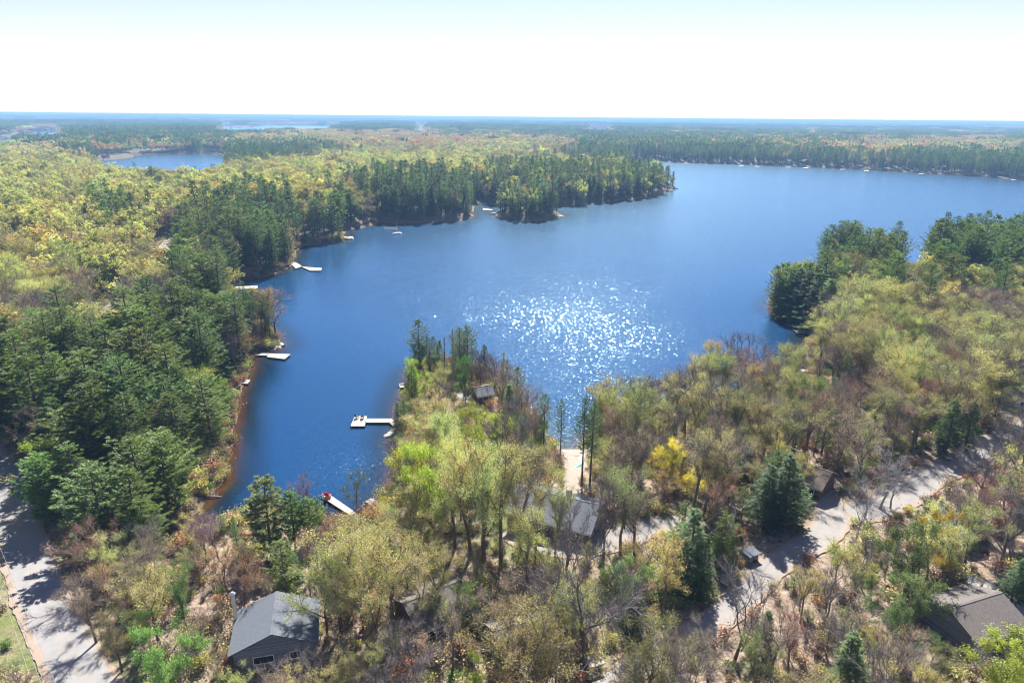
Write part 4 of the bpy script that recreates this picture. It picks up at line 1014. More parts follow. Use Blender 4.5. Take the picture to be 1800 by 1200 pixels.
# ------------------------------------------------------------------ planting
# single trees one can pick out: (x, y of the crown top, y of the foot, build, tint, widen)
HERO = [
 (478,838,978,'pine_full','island',1.25),(520,862,965,'pine_full','island',1.1),(548,872,955,'pine_full','green',1.1),(421,905,990,'hemlock','green',.75),
 (190,818,970,'pine_full','island',1.3),(300,762,905,'pine_full','island',1.3),(95,795,915,'pine_full','island',1.2),(140,712,850,'pine','pine',1.25),(30,628,760,'pine','pine',1.3),
 (235,620,740,'pine','pine',1.2),(140,660,790,'pine','pine',1.3),(255,770,900,'pine','pine',1.1),(330,640,770,'pine','pine',1.1),(375,660,790,'pine','green',1.1),(212,705,800,'hemlock','hemlock',.9),
 (437,495,600,'pine_tall','pine_tall',.95),(452,510,598,'pine_tall','pine_tall',.9),(468,520,602,'pine_tall','pine_tall',.95),(476,535,600,'pine_tall','pine_tall',.9),(446,525,606,'pine_tall','pine_tall',.9),
 (797,577,655,'spruce','green',1.1),(782,592,652,'spruce','pine',1.0),(770,604,665,'hemlock','pine',1.0),(757,608,668,'hemlock','hemlock',1.0),(725,640,715,'pine','green',1.1),(735,632,705,'full','lime',.9),
 (712,700,760,'pine','green',1.1),(700,705,762,'hemlock','hemlock',1.0),(815,628,700,'full','green',.6),(818,640,712,'full','green',.6),(885,618,690,'spruce','green',1.1),(868,628,692,'bare','purple',1.0),(843,618,690,'bare','purple',1.0),(826,612,680,'bare','purple',1.0),
 (775,640,720,'leafing','olive',1.1),(745,690,760,'leafing','leafing',1.1),
 (765,785,935,'full','lime',1.1),(735,800,930,'full','lime',1.0),(835,730,835,'full','lime',1.15),(862,738,830,'full','lime',1.05),(800,775,905,'leafing','leafing',1.1),(850,800,930,'leafing','leafing',1.05),
 (1185,785,860,'full','yellow',1.35),(1160,790,862,'full','yellow',1.1),(838,985,1065,'bud','yellow',1.3),(852,1155,1250,'full','lime',.95),(820,1010,1080,'bud','yellow',1.0),
 (640,935,1105,'leafing','leafing',1.35),(600,950,1110,'leafing','leafing',1.2),(690,950,1110,'leafing','leafing',1.3),(575,990,1120,'leafing','leafing',1.1),(650,932,1030,'leafing','leafing',1.0),(665,1000,1150,'leafing','olive',1.2),
 (560,922,1010,'bud','red',1.1),(545,940,1020,'bud','rust',1.0),(400,960,1060,'bud','rust',1.1),(430,965,1075,'bud','rust',1.0),
 (628,828,905,'leafing','green',.8),(545,828,900,'bud','purple',1.0),(385,900,985,'bud','purple',1.2),(365,905,990,'bud','purple',1.1),
 (1508,645,700,'bud','red',1.4),(1495,592,655,'bud','red',1.5),(1515,600,660,'bud','rust',1.2),(1388,612,695,'bud','purple',1.2),(1580,622,672,'full','yellow',1.4),(1440,695,760,'bud','rust',1.2),
 (1298,590,690,'bare','bare',1.3),(1340,605,695,'bare','bare',1.2),(1265,600,690,'bare','bare',1.1),(1438,608,690,'bud','bud',1.4),(1180,655,730,'bare','purple',1.1),
 (1355,620,690,'hemlock','green',1.0),(1418,668,740,'full','green',.9),(1235,745,820,'hemlock','green',1.2),(1262,700,760,'leafing','leafing',1.2),
 (1375,798,925,'hemlock','hemlock',1.5),(1340,815,930,'hemlock','hemlock',1.3),(1350,760,850,'leafing','leafing',1.1),(1205,895,1045,'hemlock','hemlock',1.3),(1175,930,1050,'hemlock','green',1.2),(1195,880,1000,'pine','green',1.0),(1230,940,1050,'hemlock','hemlock',1.0),
 (1660,700,800,'hemlock','hemlock',1.4),(1695,705,790,'hemlock','hemlock',1.2),(1480,1112,1235,'hemlock','green',1.5),(1110,1020,1130,'hemlock','hemlock',1.0),(1095,975,1080,'full','green',.9),
 (1545,795,895,'dead','dead',1.2),(1520,815,910,'dead','dead',1.1),(1505,850,950,'dead','dead',1.0),(1565,810,895,'dead','dead',1.1),
 (1035,955,1195,'bare','bare',1.0),(1290,1005,1165,'bare','bare',1.1),(1775,720,875,'bare','bare',1.2),(1800,735,880,'bare','bare',1.1),(1722,780,905,'bare','bare',1.0),(1675,845,950,'bare','bare',.9),
 (1795,965,1075,'hemlock','hemlock',1.4),(1770,985,1080,'hemlock','hemlock',1.2),(1785,1128,1240,'full','lime',1.3),(1760,1145,1260,'full','lime',1.2),(1650,905,1000,'full','yellow',1.0),(1625,925,1030,'leafing','leafing',1.3),(1670,930,1030,'leafing','leafing',1.2),
 (1570,935,990,'hemlock','green',.9),(1555,960,1020,'full','green',.9),(1625,870,925,'hemlock','hemlock',.9),(1600,895,960,'hemlock','green',.8),
 (1715,845,930,'bud','red',1.1),(1760,862,950,'bud','red',1.2),(1500,985,1070,'leafing','leafing',1.0),
 (190,378,428,'pine','pine',1.0),(240,285,312,'pine','pine',1.2),(345,293,318,'pine','pine',1.1),(378,288,318,'pine','pine',1.3),(108,285,312,'pine','pine',1.2),
 (1544,425,497,'spruce','spruce',1.0),(1570,418,497,'spruce','spruce',1.0),(1580,428,495,'spruce','spruce',.9),(1557,440,500,'spruce','spruce',.8),
 (1470,385,480,'pine','pine',1.15),(1485,392,490,'pine','pine',1.2),(1500,396,488,'pine','pine',1.2),(1455,420,495,'pine','pine',1.1),(1530,402,490,'pine','pine',1.15),(1515,400,495,'pine','pine',1.1),(1442,440,510,'pine','pine',1.0),(1495,455,520,'pine','green',.9),
 (1678,385,465,'pine','pine',1.2),(1712,380,462,'pine','pine',1.2),(1755,382,465,'pine','pine',1.25),(1745,392,470,'pine','pine',1.2),(1785,398,470,'pine','pine',1.2),(1640,412,480,'pine','pine',1.2),(1625,430,485,'pine','pine',1.1),(1655,400,475,'hemlock','hemlock',1.3),(1700,400,478,'pine','green',1.2),(1730,405,478,'hemlock','hemlock',1.3),
 (1362,475,555,'pine','pine',1.0),(1378,468,560,'pine','pine',1.1),(1395,470,565,'hemlock','hemlock',1.2),(1412,475,575,'hemlock','hemlock',1.3),(1430,480,580,'hemlock','hemlock',1.3),(1450,488,585,'hemlock','green',1.2),(1375,500,562,'pine','pine',1.0),(1445,565,620,'leafing','green',1.1),
 (690,310,388,'pine','pine',1.1),(650,320,392,'pine','pine',1.0),(662,322,392,'pine','pine',1.0),(720,312,388,'pine','pine',1.1),(750,314,388,'pine','pine',1.1),(780,318,386,'pine','pine',1.1),(810,322,384,'pine','pine',1.1),(822,340,383,'pine','pine',1.0),
 (890,335,383,'pine','island',1.0),(915,333,385,'pine','island',1.05),(940,335,386,'pine','island',1.05),(960,342,385,'pine','island',1.0),(880,340,382,'pine','island',.9),(925,338,382,'pine','island',1.0),(978,352,383,'pine','island',.9),
 (560,372,425,'pine','pine',.9),(573,370,424,'pine','pine',.9),(585,368,423,'pine','pine',.9),(597,374,421,'pine','pine',.9),(545,370,428,'pine','pine',.9),(530,375,430,'pine','pine',.9),
 (410,348,470,'pine','pine',1.0),(425,352,472,'pine','pine',1.0),(170,1010,1130,'bud','bud',1.1),(230,985,1090,'bud','bud',1.1),(285,960,1070,'bud','bud',1.1),(330,990,1110,'leafing','green',.9),(215,1070,1180,'leafing','olive',1.0),(300,1100,1230,'full','green',.9),
 (795,1060,1190,'bud','tan',1.1),(850,772,985,'leafing','leafing',1.0),(880,790,992,'leafing','olive',1.0),(828,785,975,'leafing','leafing',1.0),(800,790,962,'leafing','leafing',.95),(915,800,965,'bud','tan',1.0),(940,815,990,'leafing','leafing',.9),(1000,880,1030,'bare','bare',.9),(1090,820,975,'leafing','leafing',1.0),(1115,830,985,'bud','tan',1.0),(975,845,985,'leafing','olive',.85),(1060,850,990,'bare','bare',.9),(1022,700,862,'pine_tall','pine_tall',.8),(1036,705,868,'pine_tall','pine_tall',.8),(955,690,800,'pine_tall','pine_tall',.9),(985,700,800,'pine_tall','pine_tall',.8),(920,700,830,'bare','bare',1.1),(900,710,835,'bare','bare',1.0),(905,1010,1150,'bud','tan',1.0),(740,985,1100,'leafing','olive',1.1),(780,965,1090,'leafing','olive',1.1),
]
HOUSE_CLEAR = []      # filled by the buildings (x, y, radius)
def place_ok(x, y, pad=0):
    for a, b, rr in NOTREE:
        if (x - a) ** 2 + (y - b) ** 2 < (rr + pad) ** 2: return False
    return True
NT = np.array(NOTREE) if NOTREE else np.zeros((0, 3))
trees = []            # x, y, z, build, tint key, height, widen, hero
for hx, yt, yb, bk, tk, wd in HERO:
    p = G(hx, yb)
    D_ = math.hypot(p.x, p.y)
    # height from the row of the top
    lo, hi = 1.0, 60.0
    for _ in range(30):
        mid = (lo + hi) / 2
        _, yy, _ = proj(np.array([p.x]), np.array([p.y]), np.array([p.z + mid]))
        if yy[0] > yt: lo = mid
        else: hi = mid
    if hx < 400 and yb > 700 and bk == 'pine': wd *= 1.35
    elif yb < 590 and bk in ('pine', 'hemlock') and hx > 1300: wd *= 1.45
    elif yb < 480 and bk == 'pine': wd *= 1.3
    trees.append([p.x, p.y, p.z, bk, tk, min(max(lo, 5), 27), wd, True])
HX = np.array([(t[0], t[1]) for t in trees])

# clear sight lines the place has (low growth in front of docks, roofs, road): picture rectangles
SEEN = [(560,862,640,916),(641,868,668,892),(412,664,442,678),(468,616,514,634),(612,728,706,752),(365,770,420,870),(395,820,440,880),(425,1060,590,1150),
        (1600,812,1690,880),(1690,775,1770,830),(1470,885,1600,915),(1425,880,1500,950),(1340,945,1430,1000),(1270,1010,1330,1060),(985,786,1030,850),(1392,560,1420,610),(1408,640,1440,660),
        (1690,1012,1800,1060),(836,356,870,372),(512,462,568,478),(452,478,476,486),(412,500,455,510),(700,670,718,684),(1030,940,1180,955),(1290,1000,1350,1060),(1225,1060,1290,1110),(815,690,842,720),
        (185,520,212,552),(285,424,305,440),(690,752,706,775),(435,836,560,950),(340,858,400,905),(1588,395,1612,462),(1345,420,1425,462),(700,662,730,700)]
FARSEEN = [(152,270,395,304),(0,242,22,254),(30,230,112,240),(388,219,470,231),(470,221,582,226),(733,220,746,230),(1040,227,1073,231)]
def cap_height(x, y, z, h, wd, rects=SEEN, minh=3.0):
    ax, ay, dz_ = proj(np.array([x, x]), np.array([y, y]), np.array([z, z + h])); w_ = wd * 2.2 / dz_[0] * 1200
    for x0, y0, x1, y1 in rects:
        if ax[0] + w_ < x0 or ax[0] - w_ > x1 or ay[0] < y0 + 2: continue
        if ay[1] < y1:
            if ay[0] < y1: return 0
            h = h * max(0, (ay[0] - y1 - 1)) / (ay[0] - ay[1]); ax, ay, dz_ = proj(np.array([x, x]), np.array([y, y]), np.array([z, z + h]))
            if h < minh: return 0
    return h
def scatter(r0, r1, cell, az=41.0):
    """jittered grid over the part of the ground the camera sees"""
    g = np.arange(-r1, r1, cell); gy_ = np.arange(0, r1, cell)
    X, Y = np.meshgrid(g, gy_); X = X.ravel(); Y = Y.ravel()
    X = X + rng.uniform(-.42, .42, len(X)) * cell; Y = Y + rng.uniform(-.42, .42, len(Y)) * cell
    rr = np.hypot(X, Y); aa = np.degrees(np.arctan2(np.abs(X), Y))
    k = (rr > r0) & (rr < r1) & (aa < az); return X[k], Y[k]
def D_isl(x, y): return poly_sd(ISL, [x], [y])[0] < 6
def keep_open(X, Y, pad=0.0):
    k = np.ones(len(X), bool)
    for a, b, rr in NOTREE: k &= (X - a) ** 2 + (Y - b) ** 2 > (rr + pad) ** 2
    return k
def sample_kinds(X, Y, Z, jit=22):
    px, py, _ = proj(X, Y, Z + 9)
    out_ = []
    for a, b in zip(px, py):
        right_side = a > 1080 and b > 470
        code = stand_code(a + rng.normal() * jit, b + rng.normal() * jit * min(1, max(.12, (b - 200) / 350)))
        if right_side and code in (3, 4) and rng.random() < .26: code = 5 if rng.random() < .7 else 6
        if code == 0 and b < 262 and rng.random() < .45: code = 2 if rng.random() < .5 else 5
        if 600 < a < 1300 and b > 720 and code in (4, 5) and rng.random() < .42: code -= 1
        if 838 < a < 1185 and 285 < b < 352 and code == 0 and rng.random() < .3: code = 3
        opts = MIX[code]
        u = rng.random(); s = 0
        for o in opts:
            s += o[2]
            if u <= s: break
        out_.append((o[0], o[1]))
    return out_, px, py
far_pts = []
for r0, r1, cell in ((55, 330, 4.1), (330, 700, 5.8), (700, 1250, 7.2)):
    X, Y = scatter(r0, r1, cell, 44 if r0 < 100 else 40)
    D = shore(X, Y); k = D > .7; X, Y, D = X[k], Y[k], D[k]
    k = keep_open(X, Y, 1.0); X, Y, D = X[k], Y[k], D[k]
    Z = height(X, Y, D)
    if r0 < 800:
        d2 = np.min((X[:, None] - HX[None, :, 0]) ** 2 + (Y[:, None] - HX[None, :, 1]) ** 2, axis=1); k = d2 > 3.0 ** 2
        X, Y, Z = X[k], Y[k], Z[k]
    kinds, px, py = sample_kinds(X, Y, Z)
    for x, y, z, (bk, tk), a, b in zip(X, Y, Z, kinds, px, py):
        if a < -180 or a > 1980 or b > 1420: continue
        r_ = math.hypot(x, y)
        con = bk in ('pine', 'pine_tall', 'hemlock', 'spruce')
        near_right = r_ < 150 and a > 700
        if near_right and rng.random() < .15: continue
        h = {'pine': 19, 'pine_tall': 21, 'hemlock': 14, 'spruce': 15, 'leafing': 14.5, 'full': 11, 'bud': 12.5, 'bare': 13, 'dead': 12}[bk]
        h *= rng.normal(1, .14)
        if con and r_ < 330 and rng.random() < .2: continue
        if 290 < a < 470 and b > 850 and not con: h *= .5
        elif a < 640 and b > 900: h *= .72
        elif r_ < 170: h *= rng.choice([.95, .95, .6])
        if con and a > 650 and b > 560: h *= .62
        elif 650 < a < 960 and 560 < b < 760: h *= .8
        h = float(np.clip(h, 5, 26))
        if not con and rng.random() < .10: h *= .6
        if r_ < 92: h *= .82
        h = cap_height(x, y, z, h, 1.4)
        if h <= 0: continue
        if tk == 'pine' and 862 < a < 995 and 300 < b < 392 and D_isl(x, y): tk = 'island'
        trees.append([x, y, z, bk, tk, h, ((1.45 if a < 480 and r_ < 260 else 1.25) if con else (1.2 if r_ < 190 else 1.4)) * rng.uniform(.85, 1.15), False])
print('near trees', len(trees))

# size in the picture decides which stand as single trees
A_ = np.array([(t[0], t[1], t[2], t[5]) for t in trees])
qx, qy, qz = proj(A_[:, 0], A_[:, 1], A_[:, 2] + A_[:, 3] * .6)
size = A_[:, 3] / qz * np.clip(1, 0, 1)
inside = (qx > -20) & (qx < 1820) & (qy > 0) & (qy < 1220)
fam = {'pine': 'pine', 'pine_full': 'pine', 'pine_tall': 'pine', 'hemlock': 'hemlock', 'spruce': 'hemlock', 'leafing': 'leafing', 'full': 'leafing', 'bud': 'budding', 'bare': 'bare', 'dead': 'bare'}
NAME = {'pine': 'white_pine_tree', 'hemlock': 'hemlock_tree', 'leafing': 'leafing_maple_tree', 'budding': 'budding_maple_tree', 'bare': 'bare_tree'}
CATW = {'pine': 'pine tree', 'hemlock': 'hemlock tree', 'leafing': 'leafing tree', 'budding': 'budding tree', 'bare': 'bare tree'}
WORD = {'pine': 'white pine', 'hemlock': 'hemlock', 'leafing': 'maple', 'budding': 'maple', 'bare': 'hardwood'}
single = np.zeros(len(trees), bool)
for f_ in NAME:
    idx = [i for i, t in enumerate(trees) if fam[t[3]] == f_ and inside[i]]
    idx.sort(key=lambda i: -size[i] * (1.6 if trees[i][7] else 1))
    for i in idx[:285]: single[i] = True

# landmarks that labels can point to
LM = [('the grey-roofed cottage', 485, 1110), ('the brown cabin', 755, 1085), ('the long grey lakeside house', 985, 910), ('the T-shaped dock', 655, 742),
      ('the dock with red chairs', 600, 892), ('the sandy beach', 1005, 800), ('the bend of the gravel drive', 1450, 900), ('the pale-panelled carport', 1745, 1070),
      ('the utility pole', 1283, 975), ('the small raft by the point', 708, 678), ('the dock under the tall pines', 485, 626), ('the short left-bank dock', 425, 672),
      ('the floating double dock', 540, 470), ('the stone path cottage', 690, 375), ('the small pine island', 930, 380), ('the right-hand bay dock', 1412, 582), ('the brown-roofed cottage', 1435, 845),
      ('the left road', 60, 1010), ('the amber creek mouth', 350, 900), ('the small back lake', 300, 300), ('the gravel clearing', 198, 540), ('the lakeside hut on the point', 845, 690),
      ('the right-hand headland', 1500, 500), ('the far right shore trees', 1700, 470), ('the gravel lane', 1650, 832), ('the long peninsula tip', 1170, 335), ('the bottom edge of the drive', 1160, 1150), ('the low roof behind the cabin', 905, 1125)]
LMW = [(n_, *tuple(G(a, b))[:2]) for n_, a, b in LM]
def ordinal(n):
    w_ = ['', 'second ', 'third ', 'fourth ', 'fifth ', 'sixth ', 'seventh ', 'eighth ', 'ninth ', 'tenth ', 'eleventh ', 'twelfth ', 'thirteenth ', 'fourteenth ', 'fifteenth ', 'sixteenth ', 'seventeenth ', 'eighteenth ', 'nineteenth ', 'twentieth ']
    if n < 20: return w_[n]
    t = ['twenty', 'thirty', 'forty', 'fifty', 'sixty', 'seventy'][(n - 19) // 10 if n >= 19 else 0]
    u = ['', '-first', '-second', '-third', '-fourth', '-fifth', '-sixth', '-seventh', '-eighth', '-ninth']
    k = n + 1; t = ['twent', 'thirt', 'fort', 'fift', 'sixt', 'sevent'][k // 10 - 2]
    return (t + 'ieth ') if k % 10 == 0 else (t + 'y' + u[k % 10] + ' ')
buckets = {}
for i, t in enumerate(trees):
    if not single[i]: continue
    best = min(LMW, key=lambda q: (q[1] - t[0]) ** 2 + (q[2] - t[1]) ** 2)
    ax, ay, _ = proj(np.array([best[1]]), np.array([best[2]]), np.array([3.]))
    bx, by, _ = proj(np.array([t[0]]), np.array([t[1]]), np.array([t[2]]))
    dx, dy = bx[0] - ax[0], by[0] - ay[0]
    dirw = ('right of' if dx > 0 else 'left of') if abs(dx) > abs(dy) * 1.3 else ('in front of' if dy > 0 else 'behind')
    d = math.hypot(best[1] - t[0], best[2] - t[1])
    cw = COLOUR_WORD[t[4]]
    hw = 'tall ' if t[5] > {'pine': 19, 'hemlock': 13, 'leafing': 14, 'budding': 12, 'bare': 12.5}[fam[t[3]]] else 'low '
    buckets.setdefault((hw, cw, WORD[fam[t[3]]], best[0], dirw), []).append((d, i))
LABEL = {}
for (hw, cw, wd_, lm, dw), lst in buckets.items():
    lst.sort()
    for n_, (d, i) in enumerate(lst):
        LABEL[i] = f'{hw}{cw} {wd_}, ' + (f'{ordinal(n_)}nearest {dw} {lm}')
vr = np.random.default_rng(99)
cand = {k: len(v) for k, v in KIND.items()}
for i, t in enumerate(trees):
    if not single[i]: continue
    x, y, z, bk, tk, h, wd, hero = t
    pick = int(vr.integers(cand[bk]))
    if hero and bk == 'pine': pick = 0 if pick % 2 else 2
    H0, tme, cme, _, _ = KIND[bk][pick]
    s = h / H0; f_ = fam[bk]
    rot = vr.uniform(0, 6.283)
    tint = vary(TINT[tk], vr)
    root = empty(NAME[f_], (x, y, z - .05), rot, LABEL[i], CATW[f_], {'pine': 'white pines of the wood', 'hemlock': 'hemlocks of the wood', 'leafing': 'leafing maples of the wood', 'budding': 'budding maples of the wood', 'bare': 'bare hardwoods of the wood'}[f_])
    wv = s * wd if hero else s * wd
    root.scale = (wv, wv, s)
    tr = link('trunk', tme, root); cr = link('crown', cme, root)
    tr['tint'] = tint; cr['tint'] = tint

# ------------------------------------------------------------------ woods beyond: points that carry whole trees
def instancer(name, label, cat, pts, protos):
    """pts: list of (x, y, z, rot, sx, sz, tint, idx)"""
    if not pts: return
    P = np.array([(p[0], p[1], p[2]) for p in pts], np.float32)
    me = bpy.data.meshes.new(name); me.vertices.add(len(P)); me.vertices.foreach_set('co', P.ravel())
    for an, ty, data in (('rot', 'FLOAT_VECTOR', [(0, 0, p[3]) for p in pts]), ('scl', 'FLOAT_VECTOR', [(p[4], p[4], p[5]) for p in pts]), ('tint', 'FLOAT_VECTOR', [p[6] for p in pts])):
        a = me.attributes.new(an, ty, 'POINT'); a.data.foreach_set('vector', np.array(data, np.float32).ravel())
    a = me.attributes.new('pick', 'INT', 'POINT'); a.data.foreach_set('value', np.array([p[7] for p in pts], np.int32))
    o = link(name, me)
    pc = bpy.data.collections.new(name + '_kinds')
    for n_, pm in enumerate(protos):
        po = bpy.data.objects.new(f'{name}_kind_{chr(97 + n_ // 26)}{chr(97 + n_ % 26)}', pm); pc.objects.link(po)
    ng = bpy.data.node_groups.new(name, 'GeometryNodeTree')
    ng.interface.new_socket('Geometry', in_out='INPUT', socket_type='NodeSocketGeometry'); ng.interface.new_socket('Geometry', in_out='OUTPUT', socket_type='NodeSocketGeometry')
    gi = ng.nodes.new('NodeGroupInput'); go = ng.nodes.new('NodeGroupOutput')
    ci = ng.nodes.new('GeometryNodeCollectionInfo'); ci.inputs['Collection'].default_value = pc
    ci.inputs['Separate Children'].default_value = True; ci.inputs['Reset Children'].default_value = True
    m2p = ng.nodes.new('GeometryNodeMeshToPoints')
    ip = ng.nodes.new('GeometryNodeInstanceOnPoints'); ip.inputs['Pick Instance'].default_value = True
    def att(n_, t_):
        q = ng.nodes.new('GeometryNodeInputNamedAttribute'); q.data_type = t_; q.inputs['Name'].default_value = n_; return q.outputs[0]
    ng.links.new(gi.outputs[0], m2p.inputs[0]); ng.links.new(m2p.outputs[0], ip.inputs['Points']); ng.links.new(ci.outputs[0], ip.inputs['Instance'])
    ng.links.new(att('pick', 'INT'), ip.inputs['Instance Index']); ng.links.new(att('scl', 'FLOAT_VECTOR'), ip.inputs['Scale'])
    e2r = ng.nodes.new('FunctionNodeEulerToRotation'); ng.links.new(att('rot', 'FLOAT_VECTOR'), e2r.inputs[0]); ng.links.new(e2r.outputs[0], ip.inputs['Rotation'])
    ng.links.new(ip.outputs[0], go.inputs[0])
    md = o.modifiers.new('woods', 'NODES'); md.node_group = ng
    tagp(o, label, cat, None, 'stuff')
    return o

MID = {}
for s in range(3): MID.setdefault('pine', []).append((20., merged(*conifer(111 + s, 20., [3.4, 2.9, 3.7][s], [.22, .3, .18][s], 'pine', .55, .85, .34, 4, 1.15, 6), 'pine_far', [M['pinebark']] + PINE_M)))
for s in range(2): MID.setdefault('hemlock', []).append((15., merged(*conifer(121 + s, 15., 2.7, .1, 'hemlock', .55, .7, .32, 4, 1.2, 5), 'hemlock_far', [M['pinebark']] + PINE_M)))
for s in range(4): MID.setdefault('leafing', []).append((15., merged(*broadleaf(151 + s, 15., [.6, .5, .66, .55][s], [.34, .42, .3, .38][s], 2, 88, .30, 8, k=4, ratio=.8, puff=1.2, twl=1.8, tww=.07), 'leafing_far', [M['bark']] + LEAF_M)))
for s in range(3): MID.setdefault('bud', []).append((14., merged(*broadleaf(171 + s, 14., [.55, .62, .5][s], .36, 2, 60, .22, 10, k=4, ratio=.8, puff=1.2, twl=2.0, tww=.08), 'budding_far', [M['bark']] + BARE_M)))
for s in range(2): MID.setdefault('bare', []).append((14., merged(*broadleaf(181 + s, 14., [.55, .5][s], .36, 2, 36, .14, 12, k=4, ratio=.8, puff=1.2, twl=2.0, tww=.08), 'bare_far', [M['bark']] + BARE_M)))
MID['full'] = MID['leafing']; MID['pine_full'] = MID['pine']; MID['pine_tall'] = MID['pine']; MID['spruce'] = MID['hemlock']; MID['dead'] = MID['bare']
NEARM = {}
for k_, L_ in KIND.items():
    bk_ = M['pinebark'] if k_ in ('pine', 'pine_full', 'pine_tall', 'hemlock', 'spruce') else (M['palebark'] if k_ == 'dead' else M['bark'])
    cm_ = PINE_M if k_ in ('pine', 'pine_full', 'pine_tall', 'hemlock', 'spruce') else (LEAF_M if k_ in ('leafing', 'full') else (PALE_M if k_ == 'dead' else BARE_M))
    NEARM[k_] = [(H0, merged(a_, b_, k_ + '_whole', [bk_] + cm_)) for H0, _, _, a_, b_ in L_[:3]]
groups = {f_: ([], []) for f_ in NAME}
for i, t in enumerate(trees):
    if single[i]: continue
    x, y, z, bk, tk, h, wd, hero = t
    near = math.hypot(x, y) < 210
    pool = (NEARM if near else MID)[bk]
    pts, protos = groups[fam[bk]]
    H0, me_ = pool[vr.integers(len(pool))]
    if me_ not in protos: protos.append(me_)
    s = h / H0
    pts.append((x, y, z - .05, vr.uniform(0, 6.283), s * wd, s, vary(TINT[tk], vr), protos.index(me_)))
WOODL = {'pine': 'mass of dark green pines filling the wood beyond the nearer trees', 'hemlock': 'scattered dark hemlocks within the wood beyond the nearer trees', 'leafing': 'mass of pale yellow-green leafing maples in the wood beyond',
         'budding': 'mass of tan and rusty budding trees in the wood beyond', 'bare': 'mass of grey leafless trees in the wood beyond'}
for f_ in NAME: instancer({'pine': 'pine_wood', 'hemlock': 'hemlock_wood', 'leafing': 'leafing_wood', 'budding': 'budding_wood', 'bare': 'bare_wood'}[f_], WOODL[f_], 'wood', *groups[f_])

# far forest: stands of many crowns
def crown_far(mb, x, y, h, kind, r, q):
    """a crown as loose clumps of foliage over its own dome or spire"""
    if kind == 'pine':
        n = int(34 * q); z = h * (1 - r.uniform(0, 1, n) ** 1.3 * .85); rad = 2.9 * (1 - (z / h)) ** .7 + .35
        a = r.uniform(0, 6.28, n); rr = rad * r.uniform(.5, 1, n)
        C = np.stack([x + rr * np.cos(a), y + rr * np.sin(a), z], -1); leaf_quads(mb, C, 1.15 / q ** .5, r, 1, .3, .7)
    else:
        n = int(44 * q); a = r.uniform(0, 6.28, n); u = r.uniform(0, 1, n); R_ = 3.9
        rr = R_ * np.sqrt(u) * r.uniform(.8, 1.1, n); z = h * (.55 + .45 * np.sqrt(np.maximum(0, 1 - u))) + r.normal(size=n) * .3
        C = np.stack([x + rr * np.cos(a), y + rr * np.sin(a), z], -1); leaf_quads(mb, C, 1.0 / q ** .5, r, 1, .25, .7)
        if q > .8: mb.tube([[x, y, 0], [x, y, h * .6]], [.2, .15], 3, 0)
def stand(seed, size, kind, cell, q, hm):
    r = np.random.default_rng(seed); mb = MB()
    for gx_ in np.arange(-size / 2, size / 2, cell):
        for gy__ in np.arange(-size / 2, size / 2, cell):
            x = gx_ + cell / 2 + r.normal() * cell * .28; y = gy__ + cell / 2 + r.normal() * cell * .28
            crown_far(mb, x, y, hm * r.normal(1, .13), kind, r, q)
    return mb.mesh('stand', [M['twig'], M['needle' if kind == 'pine' else 'leaf']])
FARPROT = []
def fp(*a): FARPROT.append(stand(*a)); return len(FARPROT) - 1
SA = {'pine': [fp(1, 20, 'pine', 5.0, 1., 19), fp(2, 20, 'pine', 5.0, 1., 20)], 'leaf': [fp(3, 22, 'leaf', 7.3, 1., 14), fp(4, 22, 'leaf', 7.3, 1., 15)]}
SB = {'pine': [fp(5, 48, 'pine', 6.0, .5, 19), fp(6, 48, 'pine', 6.0, .5, 20)], 'leaf': [fp(7, 50, 'leaf', 8.3, .5, 14), fp(8, 50, 'leaf', 8.3, .5, 14)]}
SC_ = {'pine': [fp(9, 110, 'pine', 10.0, .3, 19)], 'leaf': [fp(10, 110, 'leaf', 11.0, .3, 15)]}
fpts = []
for r0, r1, cell, S in ((1250, 2300, 19, SA), (2300, 5200, 40, SB), (5200, 19000, 98, SC_)):
    X, Y = scatter(r0, r1, cell, 39.5); D = shore(X, Y); k = D > cell * .2; X, Y, D = X[k], Y[k], D[k]
    k = keep_open(X, Y, 4.0); X, Y, D = X[k], Y[k], D[k]
    Z = height(X, Y, D)
    kinds, px, py = sample_kinds(X, Y, Z, 26)
    for x, y, z, (bk, tk), a, b in zip(X, Y, Z, kinds, px, py):
        if a < -60 or a > 1860: continue
        con = bk in ('pine', 'pine_tall', 'hemlock', 'spruce')
        pr = S['pine' if con else 'leaf']
        s = rng.uniform(.9, 1.12)
        if cap_height(x, y, z, 16.0, cell * .25, FARSEEN, 15.9) <= 0: continue
        fpts.append((x, y, z - .3, rng.integers(4) * 1.5708 + rng.normal() * .3, s * 1.06, s, vary(TINT[tk], rng, .14), pr[rng.integers(len(pr))]))
    # a belt of pines along far shores
print('far stands', len(fpts))
instancer('distant_forest', 'mixed forest running back to the hazy horizon', 'forest', fpts, FARPROT)

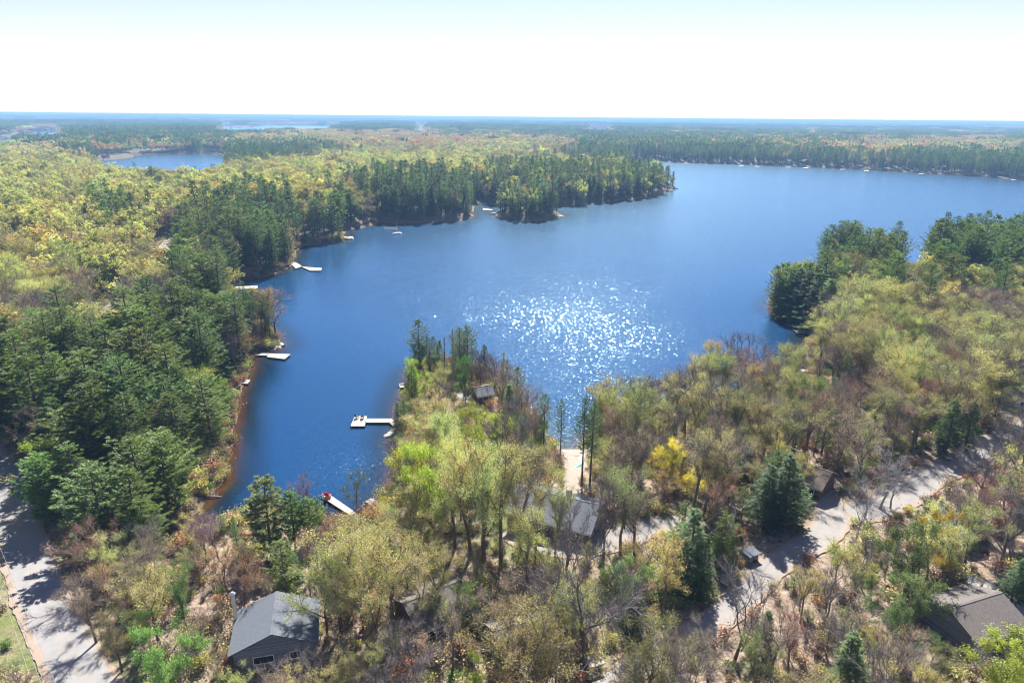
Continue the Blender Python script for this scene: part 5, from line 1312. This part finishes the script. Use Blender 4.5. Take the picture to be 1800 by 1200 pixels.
# brush and saplings under the trees
def bush(seed, h, leafy, mats):
    r = np.random.default_rng(seed); mb = MB()
    n = 60; a = r.uniform(0, 6.28, n); rr = r.uniform(0, h * .25, n)
    C = np.stack([rr * np.cos(a), rr * np.sin(a), np.zeros(n)], -1)
    d = unit(n, r) * .45; d[:, 2] = 1; d /= np.linalg.norm(d, axis=1)[:, None]
    L = r.uniform(.5, 1, n) * h; blades(mb, C, d, L, .05, r, 0)
    C2 = np.repeat(C + d * (L * .45)[:, None], 3, 0); d2 = np.repeat(d, 3, 0) + unit(n * 3, r) * .7; d2 /= np.linalg.norm(d2, axis=1)[:, None]
    blades(mb, C2, d2, np.repeat(L, 3) * .5, .035, r, 0)
    if leafy:
        q = np.repeat(C2 + d2 * .3 * h, leafy, 0) + r.normal(size=(n * 3 * leafy, 3)) * h * .12; leaf_quads(mb, q, .11, r, 1, .2)
    return mb.mesh('bush', mats)
BU = [bush(1, 2.2, 1, BARE_M), bush(2, 3.2, 2, BARE_M), bush(3, 1.8, 3, LEAF_M), bush(4, 2.8, 2, LEAF_M), bush(5, 1.3, 0, BARE_M)]
X, Y = scatter(50, 330, 2.2, 44); D = shore(X, Y); k = (D > .4); X, Y, D = X[k], Y[k], D[k]
X2, Y2 = scatter(50, 420, 1.5, 44); D2 = shore(X2, Y2); k = (D2 > .1) & (D2 < 4.5); X = np.append(X, X2[k]); Y = np.append(Y, Y2[k]); D = np.append(D, D2[k])
k = keep_open(X, Y, -.6); X, Y, D = X[k], Y[k], D[k]
dens = vnoise(X, Y, 14, 21); k = rng.random(len(X)) < (.4 + .6 * dens + .5 * (D < 6)); X, Y, D = X[k], Y[k], D[k]
Z = height(X, Y, D)
bp = []
BT = ['tan', 'bud', 'bare', 'olive', 'leafing', 'bud', 'tan', 'green', 'leafing', 'rust']
for x, y, z in zip(X, Y, Z):
    t_ = BT[rng.integers(len(BT))]; i_ = {'olive': 2, 'leafing': 3, 'green': 2, 'bare': 4}.get(t_, rng.integers(2))
    s = rng.uniform(.5, 1.25); bp.append((x, y, z - .05, rng.uniform(0, 6.28), s * 1.1, s, vary(TINT[t_], rng), int(i_)))
print('bushes', len(bp))
instancer('undergrowth', 'low twiggy brush and saplings covering the forest floor', 'undergrowth', bp, BU)

# ------------------------------------------------------------------ haze
hb = MB(); hb.box((0, 0, 24.5), (66000, 66000, 99))
m, nt, out = newmat('haze')
pv = node(nt, 'ShaderNodeVolumePrincipled'); pv.inputs['Color'].default_value = (.30, .56, .95, 1); pv.inputs['Density'].default_value = 1.8e-4; pv.inputs['Anisotropy'].default_value = .1
nt.links.new(pv.outputs[0], out.inputs['Volume'])
HAZE = True
if HAZE:
    o = hb.build('haze', m); tagp(o, 'pale blue distance haze', None, None, 'stuff')
    try: m.cycles.homogeneous_volume = True
    except Exception: pass
